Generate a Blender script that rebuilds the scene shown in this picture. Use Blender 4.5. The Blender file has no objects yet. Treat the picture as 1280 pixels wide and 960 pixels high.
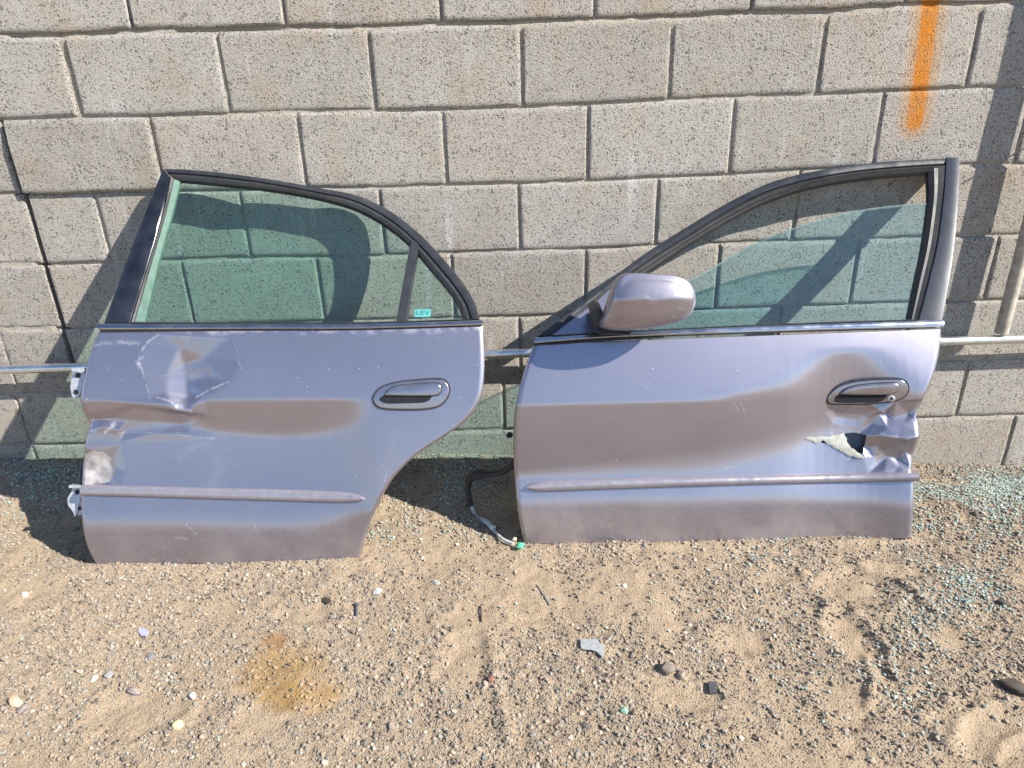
import bpy, bmesh, math, random
import numpy as np
from mathutils import Vector
from mathutils.geometry import delaunay_2d_cdt

S = bpy.context.scene
COL = S.collection
rng = np.random.default_rng(7)
random.seed(7)

# ------------------------------------------------------------------ camera, sky, sun, exposure
CAM = np.array([-0.032834388, -2.092957362, 1.096880200])
EUL = np.array([1.1567584741, 0.0281342005, -0.0085751267])
FPX = 884.63                                   # focal length in pixels of a 1280 px wide photograph
cam_data = bpy.data.cameras.new('camera')
cam_data.sensor_width = 36.0
cam_data.lens = FPX / 1280 * 36
cam_data.clip_start = 0.02
cam_data.clip_end = 3000
cam = bpy.data.objects.new('camera', cam_data)
cam.location = CAM
cam.rotation_euler = EUL
COL.objects.link(cam)
S.camera = cam

SUN = np.array([2.22, -1.0, 1.83])             # towards the sun
SUN_EL = math.atan2(SUN[2], math.hypot(SUN[0], SUN[1]))
SUN_ROT = math.atan2(SUN[0], SUN[1])
world = bpy.data.worlds.new('World')
S.world = world
world.use_nodes = True
wn = world.node_tree
sky = wn.nodes.new('ShaderNodeTexSky')
sky.sky_type = 'NISHITA'
sky.sun_disc = False
sky.sun_elevation = SUN_EL
sky.sun_rotation = SUN_ROT
sky.altitude = 300
sky.air_density = 1.0
sky.dust_density = 0.0
sky.ozone_density = 4.0
wn.links.new(sky.outputs[0], wn.nodes['Background'].inputs[0])
wn.nodes['Background'].inputs[1].default_value = 0.10
sun_data = bpy.data.lights.new('sun', 'SUN')
sun_data.energy = 5.0
sun_data.angle = math.radians(0.53)
sun_data.color = (1.0, 0.95, 0.86)
sun = bpy.data.objects.new('sun', sun_data)
sun.rotation_euler = Vector(SUN).to_track_quat('Z', 'Y').to_euler()
sun.location = (4, -4, 5)
COL.objects.link(sun)
S.view_settings.view_transform = 'Standard'
S.view_settings.look = 'None'
S.view_settings.gamma = 1.0
S.view_settings.use_curve_mapping = False
S.view_settings.exposure = 1.1

# ------------------------------------------------------------------ survey: sight lines of the photograph
cx, sx = math.cos(EUL[0]), math.sin(EUL[0]); cy, sy = math.cos(EUL[1]), math.sin(EUL[1]); cz, sz = math.cos(EUL[2]), math.sin(EUL[2])
ROT = np.array([[cz,-sz,0],[sz,cz,0],[0,0,1]]) @ np.array([[cy,0,sy],[0,1,0],[-sy,0,cy]]) @ np.array([[1,0,0],[0,cx,-sx],[0,sx,cx]])

def ray(px):
    px = np.atleast_2d(np.asarray(px, float))
    d = np.stack([(px[:,0]-640)/FPX, (480-px[:,1])/FPX, -np.ones(len(px))], 1)
    return d @ ROT.T

def at_y(px, y):
    r = ray(px)
    return CAM + r*((y-CAM[1])/r[:,1])[:,None]

def project(P):
    d = (P-CAM) @ ROT
    return np.stack([640+FPX*d[:,0]/-d[:,2], 480-FPX*d[:,1]/-d[:,2]], 1)

def on_surf(px, D):
    """where the sight line meets the surface Y = -D(x, z)"""
    r = ray(px); d = np.full(len(r), .3)
    for _ in range(70):
        P = CAM + r*((-d-CAM[1])/r[:,1])[:,None]
        d = .6*d + .4*D(P[:,0], P[:,2])
    return CAM + r*((-d-CAM[1])/r[:,1])[:,None]

def normal_of(P, D, e=.004):
    x, z = P[:,0], P[:,2]
    gx = (D(x+e, z)-D(x-e, z))/(2*e); gz_ = (D(x, z+e)-D(x, z-e))/(2*e)
    n = np.stack([-gx, -np.ones(len(x)), -gz_], 1)
    return n/np.linalg.norm(n, axis=1)[:,None]

# ------------------------------------------------------------------ noise
def lattice(x, y, seed):
    xi = np.floor(x).astype(np.int64); yi = np.floor(y).astype(np.int64)
    def h(a, b):
        n = (a*374761393 + b*668265263 + seed*974634777) & 0xffffffff
        n = ((n ^ (n >> 13))*1274126177) & 0xffffffff
        return ((n ^ (n >> 16)) & 0xffff)/65535.0
    fx = x-xi; fy = y-yi; fx = fx*fx*(3-2*fx); fy = fy*fy*(3-2*fy)
    return (h(xi, yi)*(1-fx)+h(xi+1, yi)*fx)*(1-fy)+(h(xi, yi+1)*(1-fx)+h(xi+1, yi+1)*fx)*fy

def noise(x, y, scale, seed=0, octaves=3):
    v = 0; a = 1; t = 0
    for o in range(octaves):
        v = v + a*(lattice(x*scale*2**o+o*17.3, y*scale*2**o-o*9.1, seed+o)-.5); t += a; a *= .5
    return v/t*2

def smooth(t):
    t = np.clip(t, 0, 1); return t*t*(3-2*t)

# ------------------------------------------------------------------ object helpers
def tag(o, label=None, cat=None, group=None, kind=None):
    if label: o['label'] = label
    if cat: o['category'] = cat
    if group: o['group'] = group
    if kind: o['kind'] = kind
    return o

def empty(name, loc, label, cat, group=None):
    o = bpy.data.objects.new(name, None)
    o.location = loc
    o.empty_display_size = .1
    COL.objects.link(o)
    return tag(o, label, cat, group)

def world_loc(p):
    v = Vector((0,0,0))
    while p is not None:
        v += p.location; p = p.parent
    return v

def add(name, verts, faces, mat, parent=None, flat=False, origin=None):
    """one mesh object; verts are world points, stored relative to the parent (or to origin)"""
    base = np.array(world_loc(parent)) if parent is not None else (np.array(origin) if origin is not None else np.zeros(3))
    me = bpy.data.meshes.new(name)
    me.from_pydata((np.asarray(verts, float)-base).tolist(), [], [list(map(int, f)) for f in faces], shade_flat=flat)
    me.update()
    if mat is not None: me.materials.append(mat)
    o = bpy.data.objects.new(name, me)
    COL.objects.link(o)
    if parent is not None: o.parent = parent
    elif origin is not None: o.location = origin
    return o

def sharp_by_angle(o, deg=35):
    o.data.set_sharp_from_angle(angle=math.radians(deg))

def fast_mesh(name, V, F, mat, flat=True, color=None):
    me = bpy.data.meshes.new(name)
    V = np.ascontiguousarray(V, np.float32); F = np.ascontiguousarray(F, np.int32)
    k = F.shape[1]
    me.vertices.add(len(V)); me.vertices.foreach_set('co', V.ravel())
    me.loops.add(F.size); me.loops.foreach_set('vertex_index', F.ravel())
    me.polygons.add(len(F)); me.polygons.foreach_set('loop_start', np.arange(0, F.size, k, dtype=np.int32))
    me.polygons.foreach_set('loop_total', np.full(len(F), k, np.int32))
    me.update(calc_edges=True)
    if color is not None:
        at = me.color_attributes.new('tint', 'FLOAT_COLOR', 'POINT')
        c = np.ones((len(V), 4), np.float32); c[:, :color.shape[1]] = color
        at.data.foreach_set('color', c.ravel())
    if flat: me.shade_flat()
    else: me.shade_smooth()
    me.materials.append(mat)
    o = bpy.data.objects.new(name, me)
    COL.objects.link(o)
    return o

def resample(pts, n):
    pts = np.asarray(pts, float)
    d = np.r_[0, np.cumsum(np.linalg.norm(np.diff(pts, axis=0), axis=1))]
    t = np.linspace(0, d[-1], n)
    return np.stack([np.interp(t, d, pts[:,k]) for k in range(pts.shape[1])], 1)

def curve(pts, n):
    """smooth curve through the points (Catmull-Rom), n points"""
    p = np.asarray(pts, float)
    if len(p) < 3: return resample(p, n)
    q = np.vstack([2*p[0]-p[1], p, 2*p[-1]-p[-2]])
    out = []
    for i in range(1, len(q)-2):
        t = np.linspace(0, 1, 12, endpoint=False)[:,None]
        a, b, c, d = q[i-1], q[i], q[i+1], q[i+2]
        out.append(.5*((2*b)+(-a+c)*t+(2*a-5*b+4*c-d)*t**2+(-a+3*b-3*c+d)*t**3))
    out.append(p[-1:])
    return resample(np.vstack(out), n)

def ribbon(name, A, B, D, prof, mat, parent, n=40, smoothing=True, deg=40, ends=True, straight=False):
    """a bar between two lines traced on the surface: prof = closed loop of (across 0..1, height off the surface)"""
    f = resample if straight else curve
    A = f(A, n); B = f(B, n)
    PA = on_surf(A, D); PB = on_surf(B, D); NA = normal_of(PA, D); NB = normal_of(PB, D)
    V = []; F = []; k = len(prof)
    for i in range(n):
        for s, h in prof:
            V.append(PA[i]*(1-s)+PB[i]*s+(NA[i]*(1-s)+NB[i]*s)*h)
    for i in range(n-1):
        for j in range(k):
            a = i*k+j; b = i*k+(j+1) % k
            F.append((a, b, b+k, a+k))
    if ends:
        F.append(tuple(range(k-1, -1, -1))); F.append(tuple((n-1)*k+j for j in range(k)))
    o = add(name, V, F, mat, parent)
    bm = bmesh.new(); bm.from_mesh(o.data); bmesh.ops.recalc_face_normals(bm, faces=bm.faces); bm.to_mesh(o.data); bm.free()
    o.data.shade_smooth()
    sharp_by_angle(o, deg)
    return o

def plate(name, poly, D, h0, h1, mat, parent, bevel=.0, seg=2, origin=None, n_vec=None):
    """a slab with the traced outline, from height h0 to h1 off the surface"""
    poly = np.asarray(poly, float)
    P = on_surf(poly, D)
    N = normal_of(P, D) if n_vec is None else np.tile(n_vec, (len(P), 1))
    base = np.array(world_loc(parent)) if parent is not None else np.array(origin)
    bm = bmesh.new()
    lo = [bm.verts.new(v) for v in (P+N*h0-base)]
    hi = [bm.verts.new(v) for v in (P+N*h1-base)]
    m = len(lo)
    bm.faces.new(hi); bm.faces.new(lo[::-1])
    for i in range(m):
        bm.faces.new((hi[i], lo[i], lo[(i+1) % m], hi[(i+1) % m]))
    bmesh.ops.recalc_face_normals(bm, faces=bm.faces)
    if bevel:
        hs = set(hi)
        ed = [e for e in bm.edges if e.verts[0] in hs and e.verts[1] in hs]
        bmesh.ops.bevel(bm, geom=ed, offset=bevel, segments=seg, profile=.5, affect='EDGES', clamp_overlap=True)
    me = bpy.data.meshes.new(name); bm.to_mesh(me); bm.free()
    me.materials.append(mat); me.shade_smooth()
    o = bpy.data.objects.new(name, me); COL.objects.link(o)
    if parent is not None: o.parent = parent
    else: o.location = origin
    sharp_by_angle(o, 40)
    return o

def tube(name, pts, radius, mat, parent=None, sides=10, origin=None, wob=None):
    pts = np.asarray(pts, float); n = len(pts)
    rad = np.full(n, radius) if np.isscalar(radius) else np.asarray(radius, float)
    V = []; F = []
    T = np.gradient(pts, axis=0); T /= np.linalg.norm(T, axis=1)[:,None]
    up = np.array([0, 0, 1.]) if abs(T[0][2]) < .9 else np.array([0, 1., 0])
    for i in range(n):
        a = np.cross(T[i], up); a /= np.linalg.norm(a); b = np.cross(a, T[i]); up = b
        for j in range(sides):
            w = 2*math.pi*j/sides
            V.append(pts[i]+rad[i]*(a*math.cos(w)+b*math.sin(w)))
    for i in range(n-1):
        for j in range(sides):
            F.append((i*sides+j, i*sides+(j+1) % sides, (i+1)*sides+(j+1) % sides, (i+1)*sides+j))
    F.append(tuple(range(sides-1, -1, -1))); F.append(tuple((n-1)*sides+j for j in range(sides)))
    o = add(name, V, F, mat, parent, origin=origin)
    sharp_by_angle(o, 50)
    return o

# ------------------------------------------------------------------ materials
def new_mat(name):
    m = bpy.data.materials.new(name); m.use_nodes = True
    nt = m.node_tree
    return m, nt, nt.nodes['Principled BSDF']

class G:
    """small node-graph writer"""
    def __init__(s, nt): s.nt = nt
    def n(s, t, **k):
        x = s.nt.nodes.new(t)
        for a, b in k.items(): setattr(x, a, b)
        return x
    def link(s, a, b): s.nt.links.new(a, b)
    def val(s, sock, v):
        if hasattr(v, 'is_linked') or hasattr(v, 'links'): s.link(v, sock)
        else: sock.default_value = v
    def noise(s, vec, scale, detail=4, rough=.55, dist=0):
        x = s.n('ShaderNodeTexNoise'); s.link(vec, x.inputs['Vector'])
        x.inputs['Scale'].default_value = scale; x.inputs['Detail'].default_value = detail
        x.inputs['Roughness'].default_value = rough; x.inputs['Distortion'].default_value = dist
        return x.outputs['Fac']
    def voro(s, vec, scale, feature='F1', out='Distance', rand=1):
        x = s.n('ShaderNodeTexVoronoi', feature=feature); s.link(vec, x.inputs['Vector'])
        x.inputs['Scale'].default_value = scale; x.inputs['Randomness'].default_value = rand
        return x.outputs[out]
    def ramp(s, fac, stops, interp='LINEAR'):
        x = s.n('ShaderNodeValToRGB'); x.color_ramp.interpolation = interp
        e = x.color_ramp.elements
        while len(e) < len(stops): e.new(.5)
        for q, (p, c) in zip(e, stops):
            q.position = p; q.color = (c, c, c, 1) if np.isscalar(c) else (*c, 1)
        s.link(fac, x.inputs['Fac']); return x.outputs['Color']
    def mix(s, fac, a, b, mode='MIX'):
        x = s.n('ShaderNodeMix', data_type='RGBA', blend_type=mode)
        s.val(x.inputs[0], fac)
        for sock, v in ((x.inputs[6], a), (x.inputs[7], b)):
            if isinstance(v, tuple): sock.default_value = (*v, 1)
            else: s.link(v, sock)
        return x.outputs[2]
    def math(s, op, a, b=None, c=None, clamp=False):
        x = s.n('ShaderNodeMath', operation=op, use_clamp=clamp)
        s.val(x.inputs[0], a)
        if b is not None: s.val(x.inputs[1], b)
        if c is not None: s.val(x.inputs[2], c)
        return x.outputs[0]
    def maprange(s, v, a, b, c=0, d=1, smoothstep=False):
        x = s.n('ShaderNodeMapRange', interpolation_type='SMOOTHSTEP' if smoothstep else 'LINEAR'); s.link(v, x.inputs[0])
        for i, q in enumerate((a, b, c, d)): x.inputs[1+i].default_value = q
        return x.outputs[0]
    def bump(s, h, strength, dist, normal=None):
        x = s.n('ShaderNodeBump'); s.link(h, x.inputs['Height'])
        x.inputs['Strength'].default_value = strength; x.inputs['Distance'].default_value = dist
        if normal is not None: s.link(normal, x.inputs['Normal'])
        return x.outputs['Normal']
    def pos(s): return s.n('ShaderNodeNewGeometry').outputs['Position']
    def sep(s, v):
        x = s.n('ShaderNodeSeparateXYZ'); s.link(v, x.inputs[0]); return x.outputs
    def rand(s): return s.n('ShaderNodeObjectInfo').outputs['Random']

def simple(name, col, rough=.6, metal=0, var=.15, rvar=.08, scale=40, bump=.0, bscale=200, bdist=.001, coat=0):
    m, nt, b = new_mat(name); g = G(nt)
    f = g.noise(g.pos(), scale, 5)
    c0 = tuple(max(0, x*(1-var)) for x in col); c1 = tuple(min(1, x*(1+var)) for x in col)
    g.link(g.ramp(f, [(.3, c0), (.7, c1)]), b.inputs['Base Color'])
    g.link(g.maprange(f, .3, .7, max(.02, rough-rvar), min(1, rough+rvar)), b.inputs['Roughness'])
    b.inputs['Metallic'].default_value = metal
    if coat: b.inputs['Coat Weight'].default_value = coat
    if bump: g.link(g.bump(g.noise(g.pos(), bscale, 4), bump, bdist), b.inputs['Normal'])
    return m

# sprayed stroke of orange paint, measured on the wall
_st = at_y([(1167, -20), (1143, 158)], 0); ST0, ST1 = _st[0], _st[1]

def wall_material(name, base, dark, pit, mortar=False):
    m, nt, b = new_mat(name); g = G(nt)
    P = g.pos(); xyz = g.sep(P)
    big = g.noise(P, 3.2, 4); mid = g.noise(P, 14, 5, .6); fine = g.noise(P, 260, 4, .7)
    c = g.ramp(mid, [(.25, dark), (.72, base)])
    if not mortar:
        r = g.rand()
        t = g.ramp(r, [(0, (.86, .85, .84)), (.3, (1.0, .99, .97)), (.6, (.96, .92, .88)), (.8, (1.04, 1.04, 1.05)), (1, (.90, .885, .87))])
        c = g.mix(1.0, c, t, 'MULTIPLY')
        warm = g.ramp(g.noise(P, 7, 4), [(.52, (1, 1, 1)), (.72, (.90, .77, .65))])
        c = g.mix(.8, c, warm, 'MULTIPLY')
    # pale lime streaks running down
    mp = g.n('ShaderNodeMapping'); mp.inputs['Scale'].default_value = (26, 1, 2.2); g.link(P, mp.inputs['Vector'])
    st = g.math('MULTIPLY', g.maprange(g.noise(mp.outputs[0], 1, 3), .56, .72), g.maprange(big, .45, .65))
    c = g.mix(g.math('MULTIPLY', st, .6), c, (.76, .75, .74))
    # splash-back dust near the ground
    low = g.math('MULTIPLY', g.maprange(xyz[2], .12, -.12), g.maprange(g.noise(P, 12, 4), .3, .65))
    c = g.mix(g.math('MULTIPLY', low, .45), c, (.42, .34, .24))
    # pores: shade inside them is darkened into the colour, along with dirt
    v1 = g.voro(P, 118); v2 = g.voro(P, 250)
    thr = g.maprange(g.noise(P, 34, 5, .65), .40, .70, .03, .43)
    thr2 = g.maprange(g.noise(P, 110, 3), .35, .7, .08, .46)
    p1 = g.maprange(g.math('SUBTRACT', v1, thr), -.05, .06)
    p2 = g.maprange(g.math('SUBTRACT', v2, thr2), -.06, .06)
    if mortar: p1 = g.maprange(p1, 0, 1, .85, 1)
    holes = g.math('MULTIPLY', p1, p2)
    h = g.math('ADD', g.math('MULTIPLY', p1, 1.0), g.math('MULTIPLY', p2, .45))
    h = g.math('ADD', h, g.math('MULTIPLY', fine, .9)); h = g.math('ADD', h, g.math('MULTIPLY', mid, .5))
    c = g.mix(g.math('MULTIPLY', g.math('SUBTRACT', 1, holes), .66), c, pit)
    c = g.mix(g.maprange(fine, .3, .7, .35, .0), c, (.20, .185, .17))
    # orange spray
    L = math.hypot(ST1[0]-ST0[0], ST1[2]-ST0[2]); ux, uz = (ST1[0]-ST0[0])/L, (ST1[2]-ST0[2])/L
    dx = g.math('SUBTRACT', xyz[0], float(ST0[0])); dz = g.math('SUBTRACT', xyz[2], float(ST0[2]))
    al = g.math('ADD', g.math('MULTIPLY', dx, ux), g.math('MULTIPLY', dz, uz))
    ac = g.math('SUBTRACT', g.math('MULTIPLY', dx, uz), g.math('MULTIPLY', dz, ux))
    over = g.math('MAXIMUM', g.math('SUBTRACT', al, L-.012), 0.0)
    dist = g.math('SQRT', g.math('ADD', g.math('MULTIPLY', ac, ac), g.math('MULTIPLY', over, over)))
    dist = g.math('ADD', dist, g.math('MULTIPLY', g.math('SUBTRACT', fine, .5), .018))
    dist = g.math('ADD', dist, g.math('MULTIPLY', g.math('SUBTRACT', mid, .5), .012))
    core = g.maprange(dist, .015, .029, 1, 0, True); halo = g.maprange(dist, .02, .068, .55, 0, True)
    c = g.mix(halo, c, (.50, .27, .10))
    core = g.math('MULTIPLY', core, g.maprange(g.math('ADD', fine, g.math('MULTIPLY', mid, .8)), .60, .92, .35, 1.0))
    core = g.math('MULTIPLY', core, g.maprange(holes, 0, 1, .35, 1))
    c = g.mix(g.math('MULTIPLY', core, .95), c, (.58, .195, .008))
    g.link(c, b.inputs['Base Color'])
    b.inputs['Roughness'].default_value = .92
    b.inputs['Specular IOR Level'].default_value = .2
    g.link(g.bump(h, 1.0, .0062), b.inputs['Normal'])
    return m

MAT = {}
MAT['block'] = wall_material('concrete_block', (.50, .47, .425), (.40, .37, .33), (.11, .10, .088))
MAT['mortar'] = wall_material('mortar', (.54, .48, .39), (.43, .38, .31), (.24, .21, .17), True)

def ground_material():
    m, nt, b = new_mat('sandy_ground'); g = G(nt)
    P = g.pos()
    big = g.noise(P, 2.6, 4); mid = g.noise(P, 22, 5, .6); fine = g.noise(P, 330, 4, .7); gr = g.noise(P, 120, 4, .7)
    c = g.ramp(mid, [(.28, (.262, .193, .126)), (.7, (.352, .262, .172))])
    c = g.mix(g.maprange(big, .35, .7, 0, .5), c, (.32, .245, .165))
    spk = g.voro(P, 260, out='Color')
    c = g.mix(.28, c, g.ramp(g.sep(spk)[0], [(0, (.10, .085, .07)), (.25, (.28, .215, .145)), (.7, (.40, .31, .21)), (1, (.48, .42, .34))]))
    c = g.mix(g.maprange(gr, .35, .7, 0, .35), c, (.30, .235, .165))
    # rusty oil stain
    xyz = g.sep(P)
    for (sx_, sy_, r_, k_, col) in STAINS:
        d = g.math('SQRT', g.math('ADD', g.math('POWER', g.math('SUBTRACT', xyz[0], sx_), 2.0), g.math('MULTIPLY', g.math('POWER', g.math('SUBTRACT', xyz[1], sy_), 2.0), 1.4)))
        d = g.math('ADD', d, g.math('MULTIPLY', g.math('SUBTRACT', mid, .5), r_*1.6))
        d = g.math('ADD', d, g.math('MULTIPLY', g.math('SUBTRACT', big, .5), r_*.9))
        c = g.mix(g.maprange(d, r_*.45, r_*1.15, k_, 0, True), c, col)
    g.link(c, b.inputs['Base Color'])
    b.inputs['Roughness'].default_value = .95
    b.inputs['Specular IOR Level'].default_value = .15
    v = g.voro(P, 210)
    h = g.math('ADD', g.math('MULTIPLY', gr, .8), g.math('ADD', g.math('MULTIPLY', fine, .5), g.math('MULTIPLY', g.maprange(v, .1, .5, 1, 0), .5)))
    g.link(g.bump(h, .75, .0035), b.inputs['Normal'])
    return m

def stone_material(name, rough=.85):
    m, nt, b = new_mat(name); g = G(nt)
    a = g.n('ShaderNodeAttribute', attribute_name='tint')
    f = g.noise(g.pos(), 600, 3)
    c = g.mix(g.maprange(f, .3, .7, .0, .3), a.outputs['Color'], (.36, .29, .21))
    g.link(c, b.inputs['Base Color'])
    b.inputs['Roughness'].default_value = rough
    b.inputs['Specular IOR Level'].default_value = .3
    return m
MAT['stone'] = stone_material('gravel_stone')

def shard_material():
    m, nt, b = new_mat('broken_glass'); g = G(nt)
    f = g.noise(g.pos(), 90, 2)
    g.link(g.ramp(f, [(.3, (.30, .40, .36)), (.55, (.46, .56, .51)), (.8, (.72, .78, .75))]), b.inputs['Base Color'])
    b.inputs['Roughness'].default_value = .22
    b.inputs['Transmission Weight'].default_value = .25
    b.inputs['IOR'].default_value = 1.5
    return m
MAT['shard'] = shard_material()

def paint_material():
    m, nt, b = new_mat('lavender_silver_paint'); g = G(nt)
    P = g.pos()
    w = g.n('ShaderNodeAttribute', attribute_name='tint'); s = g.sep(w.outputs['Color'])
    f = g.noise(P, 6, 4); fl = g.noise(P, 900, 2); sp = g.noise(P, 55, 5, .65)
    c = g.ramp(f, [(.3, (.345, .322, .375)), (.7, (.372, .348, .402))])
    c = g.mix(g.maprange(fl, .35, .65, 0, .22), c, (.42, .41, .47))
    dust = g.math('MULTIPLY', s[2], g.maprange(sp, .25, .75, .55, 1.0))
    dust = g.math('ADD', dust, g.maprange(sp, .6, .85, 0, .03), clamp=True)
    c = g.mix(dust, c, (.37, .30, .235))
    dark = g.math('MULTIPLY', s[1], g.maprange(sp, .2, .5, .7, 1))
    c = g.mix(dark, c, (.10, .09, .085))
    chalk = g.math('MULTIPLY', s[0], g.maprange(g.noise(P, 240, 3, .7), .3, .55, .35, 1), clamp=True)
    c = g.mix(chalk, c, (.66, .65, .67))
    g.link(c, b.inputs['Base Color'])
    wear = g.math('MAXIMUM', g.math('MAXIMUM', chalk, dark), dust)
    g.link(g.math('MULTIPLY', g.math('SUBTRACT', 1, wear), .94), b.inputs['Metallic'])
    r = g.math('ADD', g.maprange(sp, .3, .7, .225, .24), g.math('MULTIPLY', wear, .35))
    g.link(r, b.inputs['Roughness'])
    b.inputs['Coat Weight'].default_value = .05
    b.inputs['Coat Roughness'].default_value = .28
    bn = g.bump(fl, .04, .0006)
    g.link(bn, b.inputs['Normal'])
    # the flakes lie at mixed tilts: a second, wider lobe beside the sharper one
    b2 = nt.nodes.new('ShaderNodeBsdfPrincipled')
    g.link(c, b2.inputs['Base Color']); g.link(bn, b2.inputs['Normal'])
    g.link(g.math('MULTIPLY', g.math('SUBTRACT', 1, wear), .94), b2.inputs['Metallic'])
    b2.inputs['Roughness'].default_value = .56
    mx = nt.nodes.new('ShaderNodeMixShader'); mx.inputs[0].default_value = .29
    g.link(b.outputs[0], mx.inputs[1]); g.link(b2.outputs[0], mx.inputs[2])
    g.link(mx.outputs[0], nt.nodes['Material Output'].inputs['Surface'])
    return m
MAT['paint'] = paint_material()

def glass_material(name, tint, refl=1.0, dirt=.012):
    """each face of the pane takes the tint once; the two faces together give the pane's colour"""
    m = bpy.data.materials.new(name); m.use_nodes = True
    nt = m.node_tree; nt.nodes.clear(); g = G(nt)
    out = g.n('ShaderNodeOutputMaterial')
    tr = g.n('ShaderNodeBsdfTransparent'); tr.inputs[0].default_value = (*[math.sqrt(t) for t in tint], 1)
    gl = g.n('ShaderNodeBsdfGlossy'); gl.inputs['Roughness'].default_value = .02; gl.inputs[0].default_value = (1, 1, 1, 1)
    df = g.n('ShaderNodeBsdfDiffuse'); df.inputs[0].default_value = (.45, .44, .40, 1)
    fr = g.n('ShaderNodeFresnel'); g.link(g.maprange(g.n('ShaderNodeNewGeometry').outputs['Backfacing'], 0, 1, 1.5, 1/1.5), fr.inputs[0])
    m1 = g.n('ShaderNodeMixShader'); g.link(g.math('MULTIPLY', fr.outputs[0], refl), m1.inputs[0]); g.link(tr.outputs[0], m1.inputs[1]); g.link(gl.outputs[0], m1.inputs[2])
    P = g.pos(); d = g.noise(P, 9, 5, .65); d2 = g.noise(P, 130, 3)
    mp = g.n('ShaderNodeMapping'); mp.inputs['Scale'].default_value = (70, 1, 4); g.link(P, mp.inputs['Vector'])
    d3 = g.noise(mp.outputs[0], 1, 3)
    fac = g.math('MULTIPLY', g.math('MULTIPLY', g.maprange(d, .3, .75), g.math('ADD', d2, d3)), dirt)
    m2 = g.n('ShaderNodeMixShader'); g.link(fac, m2.inputs[0]); g.link(m1.outputs[0], m2.inputs[1]); g.link(df.outputs[0], m2.inputs[2])
    g.link(m2.outputs[0], out.inputs[0])
    return m
MAT['glass_rear'] = glass_material('green_tinted_glass', (.63, .855, .80))
MAT['glass_front'] = glass_material('pale_green_glass', (.61, .86, .875), dirt=.03)
MAT['glass_rim'] = glass_material('pale_green_glass_rim', (.74, .90, .88), dirt=.3)
MAT['glass_edge'] = simple('ground_glass_edge', (.14, .30, .28), .3)
MAT['channel'] = simple('dusty_green_channel', (.085, .15, .12), .6, var=.2)
MAT['rubber'] = simple('black_rubber', (.022, .022, .024), .55, var=.3, scale=60)
MAT['black'] = simple('black_plastic', (.03, .031, .034), .42, var=.35, scale=30)
MAT['trim'] = simple('black_gloss_trim', (.012, .013, .017), .24, var=.45, scale=24, coat=.8)
MAT['frame'] = simple('dull_grey_frame', (.032, .034, .040), .34, metal=.2, var=.2, scale=30)
MAT['pillar'] = simple('satin_silver_trim', (.034, .038, .048), .20, metal=.3, var=.04, rvar=.01, scale=22)
MAT['belt'] = simple('bright_belt_trim', (.50, .50, .53), .24, metal=1, var=.06, scale=20)
MAT['moulding'] = simple('faded_moulding_paint', (.35, .325, .36), .36, metal=.6, var=.07, scale=60)
MAT['handle'] = simple('handle_paint', (.33, .31, .345), .24, metal=.85, var=.06, scale=50)
MAT['steel'] = simple('zinc_steel', (.52, .51, .52), .42, metal=.55, var=.2, scale=80, bump=.1)
MAT['galv'] = simple('galvanised_steel', (.66, .68, .70), .28, metal=.95, var=.12, scale=30)
MAT['dusty_pipe'] = simple('dusty_weathered_pipe', (.40, .35, .29), .7, metal=.1, var=.3, scale=35, bump=.2, bscale=160)
MAT['recess_shade'] = simple('handle_recess_shade', (.006, .007, .011), .9, var=.4, scale=30)  # near-black put in for the shade inside the handle recess
MAT['cavity'] = simple('bare_inner_sheet', (.10, .11, .15), .5, metal=.3, var=.4, scale=60)
MAT['filler'] = simple('old_body_filler', (.34, .34, .30), .8, var=.3, scale=70, bump=.4, bscale=140, bdist=.002)
MAT['inner'] = simple('grey_door_shell', (.20, .19, .21), .55, metal=.3, var=.2)
MAT['sleeve'] = simple('clear_grey_tube', (.46, .47, .47), .35, var=.25, scale=120)
MAT['green'] = simple('green_plastic_connector', (.10, .50, .30), .4, var=.2)
MAT['sticker'] = simple('teal_sticker', (.08, .31, .31), .45, var=.08)
MAT['ink'] = simple('dark_ink', (.02, .12, .13), .6, var=.1)
MAT['etch'] = simple('etched_mark', (.03, .05, .05), .6, var=.1)

# ------------------------------------------------------------------ ground
def gz0(x, y):
    wl = np.interp(x, [-2.4, -1.69, -.26, 1.62, 2.4], [-.03, -.040, -.078, -.178, -.20])
    t = smooth((-y-.02)/.40)
    return wl*(1-t)+(-.102)*t

def on_ground(px, f=gz0):
    r = ray(px); z = np.full(len(r), -.1)
    for _ in range(30):
        P = CAM+r*((z-CAM[2])/r[:,2])[:,None]; z = .5*z+.5*f(P[:,0], P[:,1])
    return P

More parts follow.
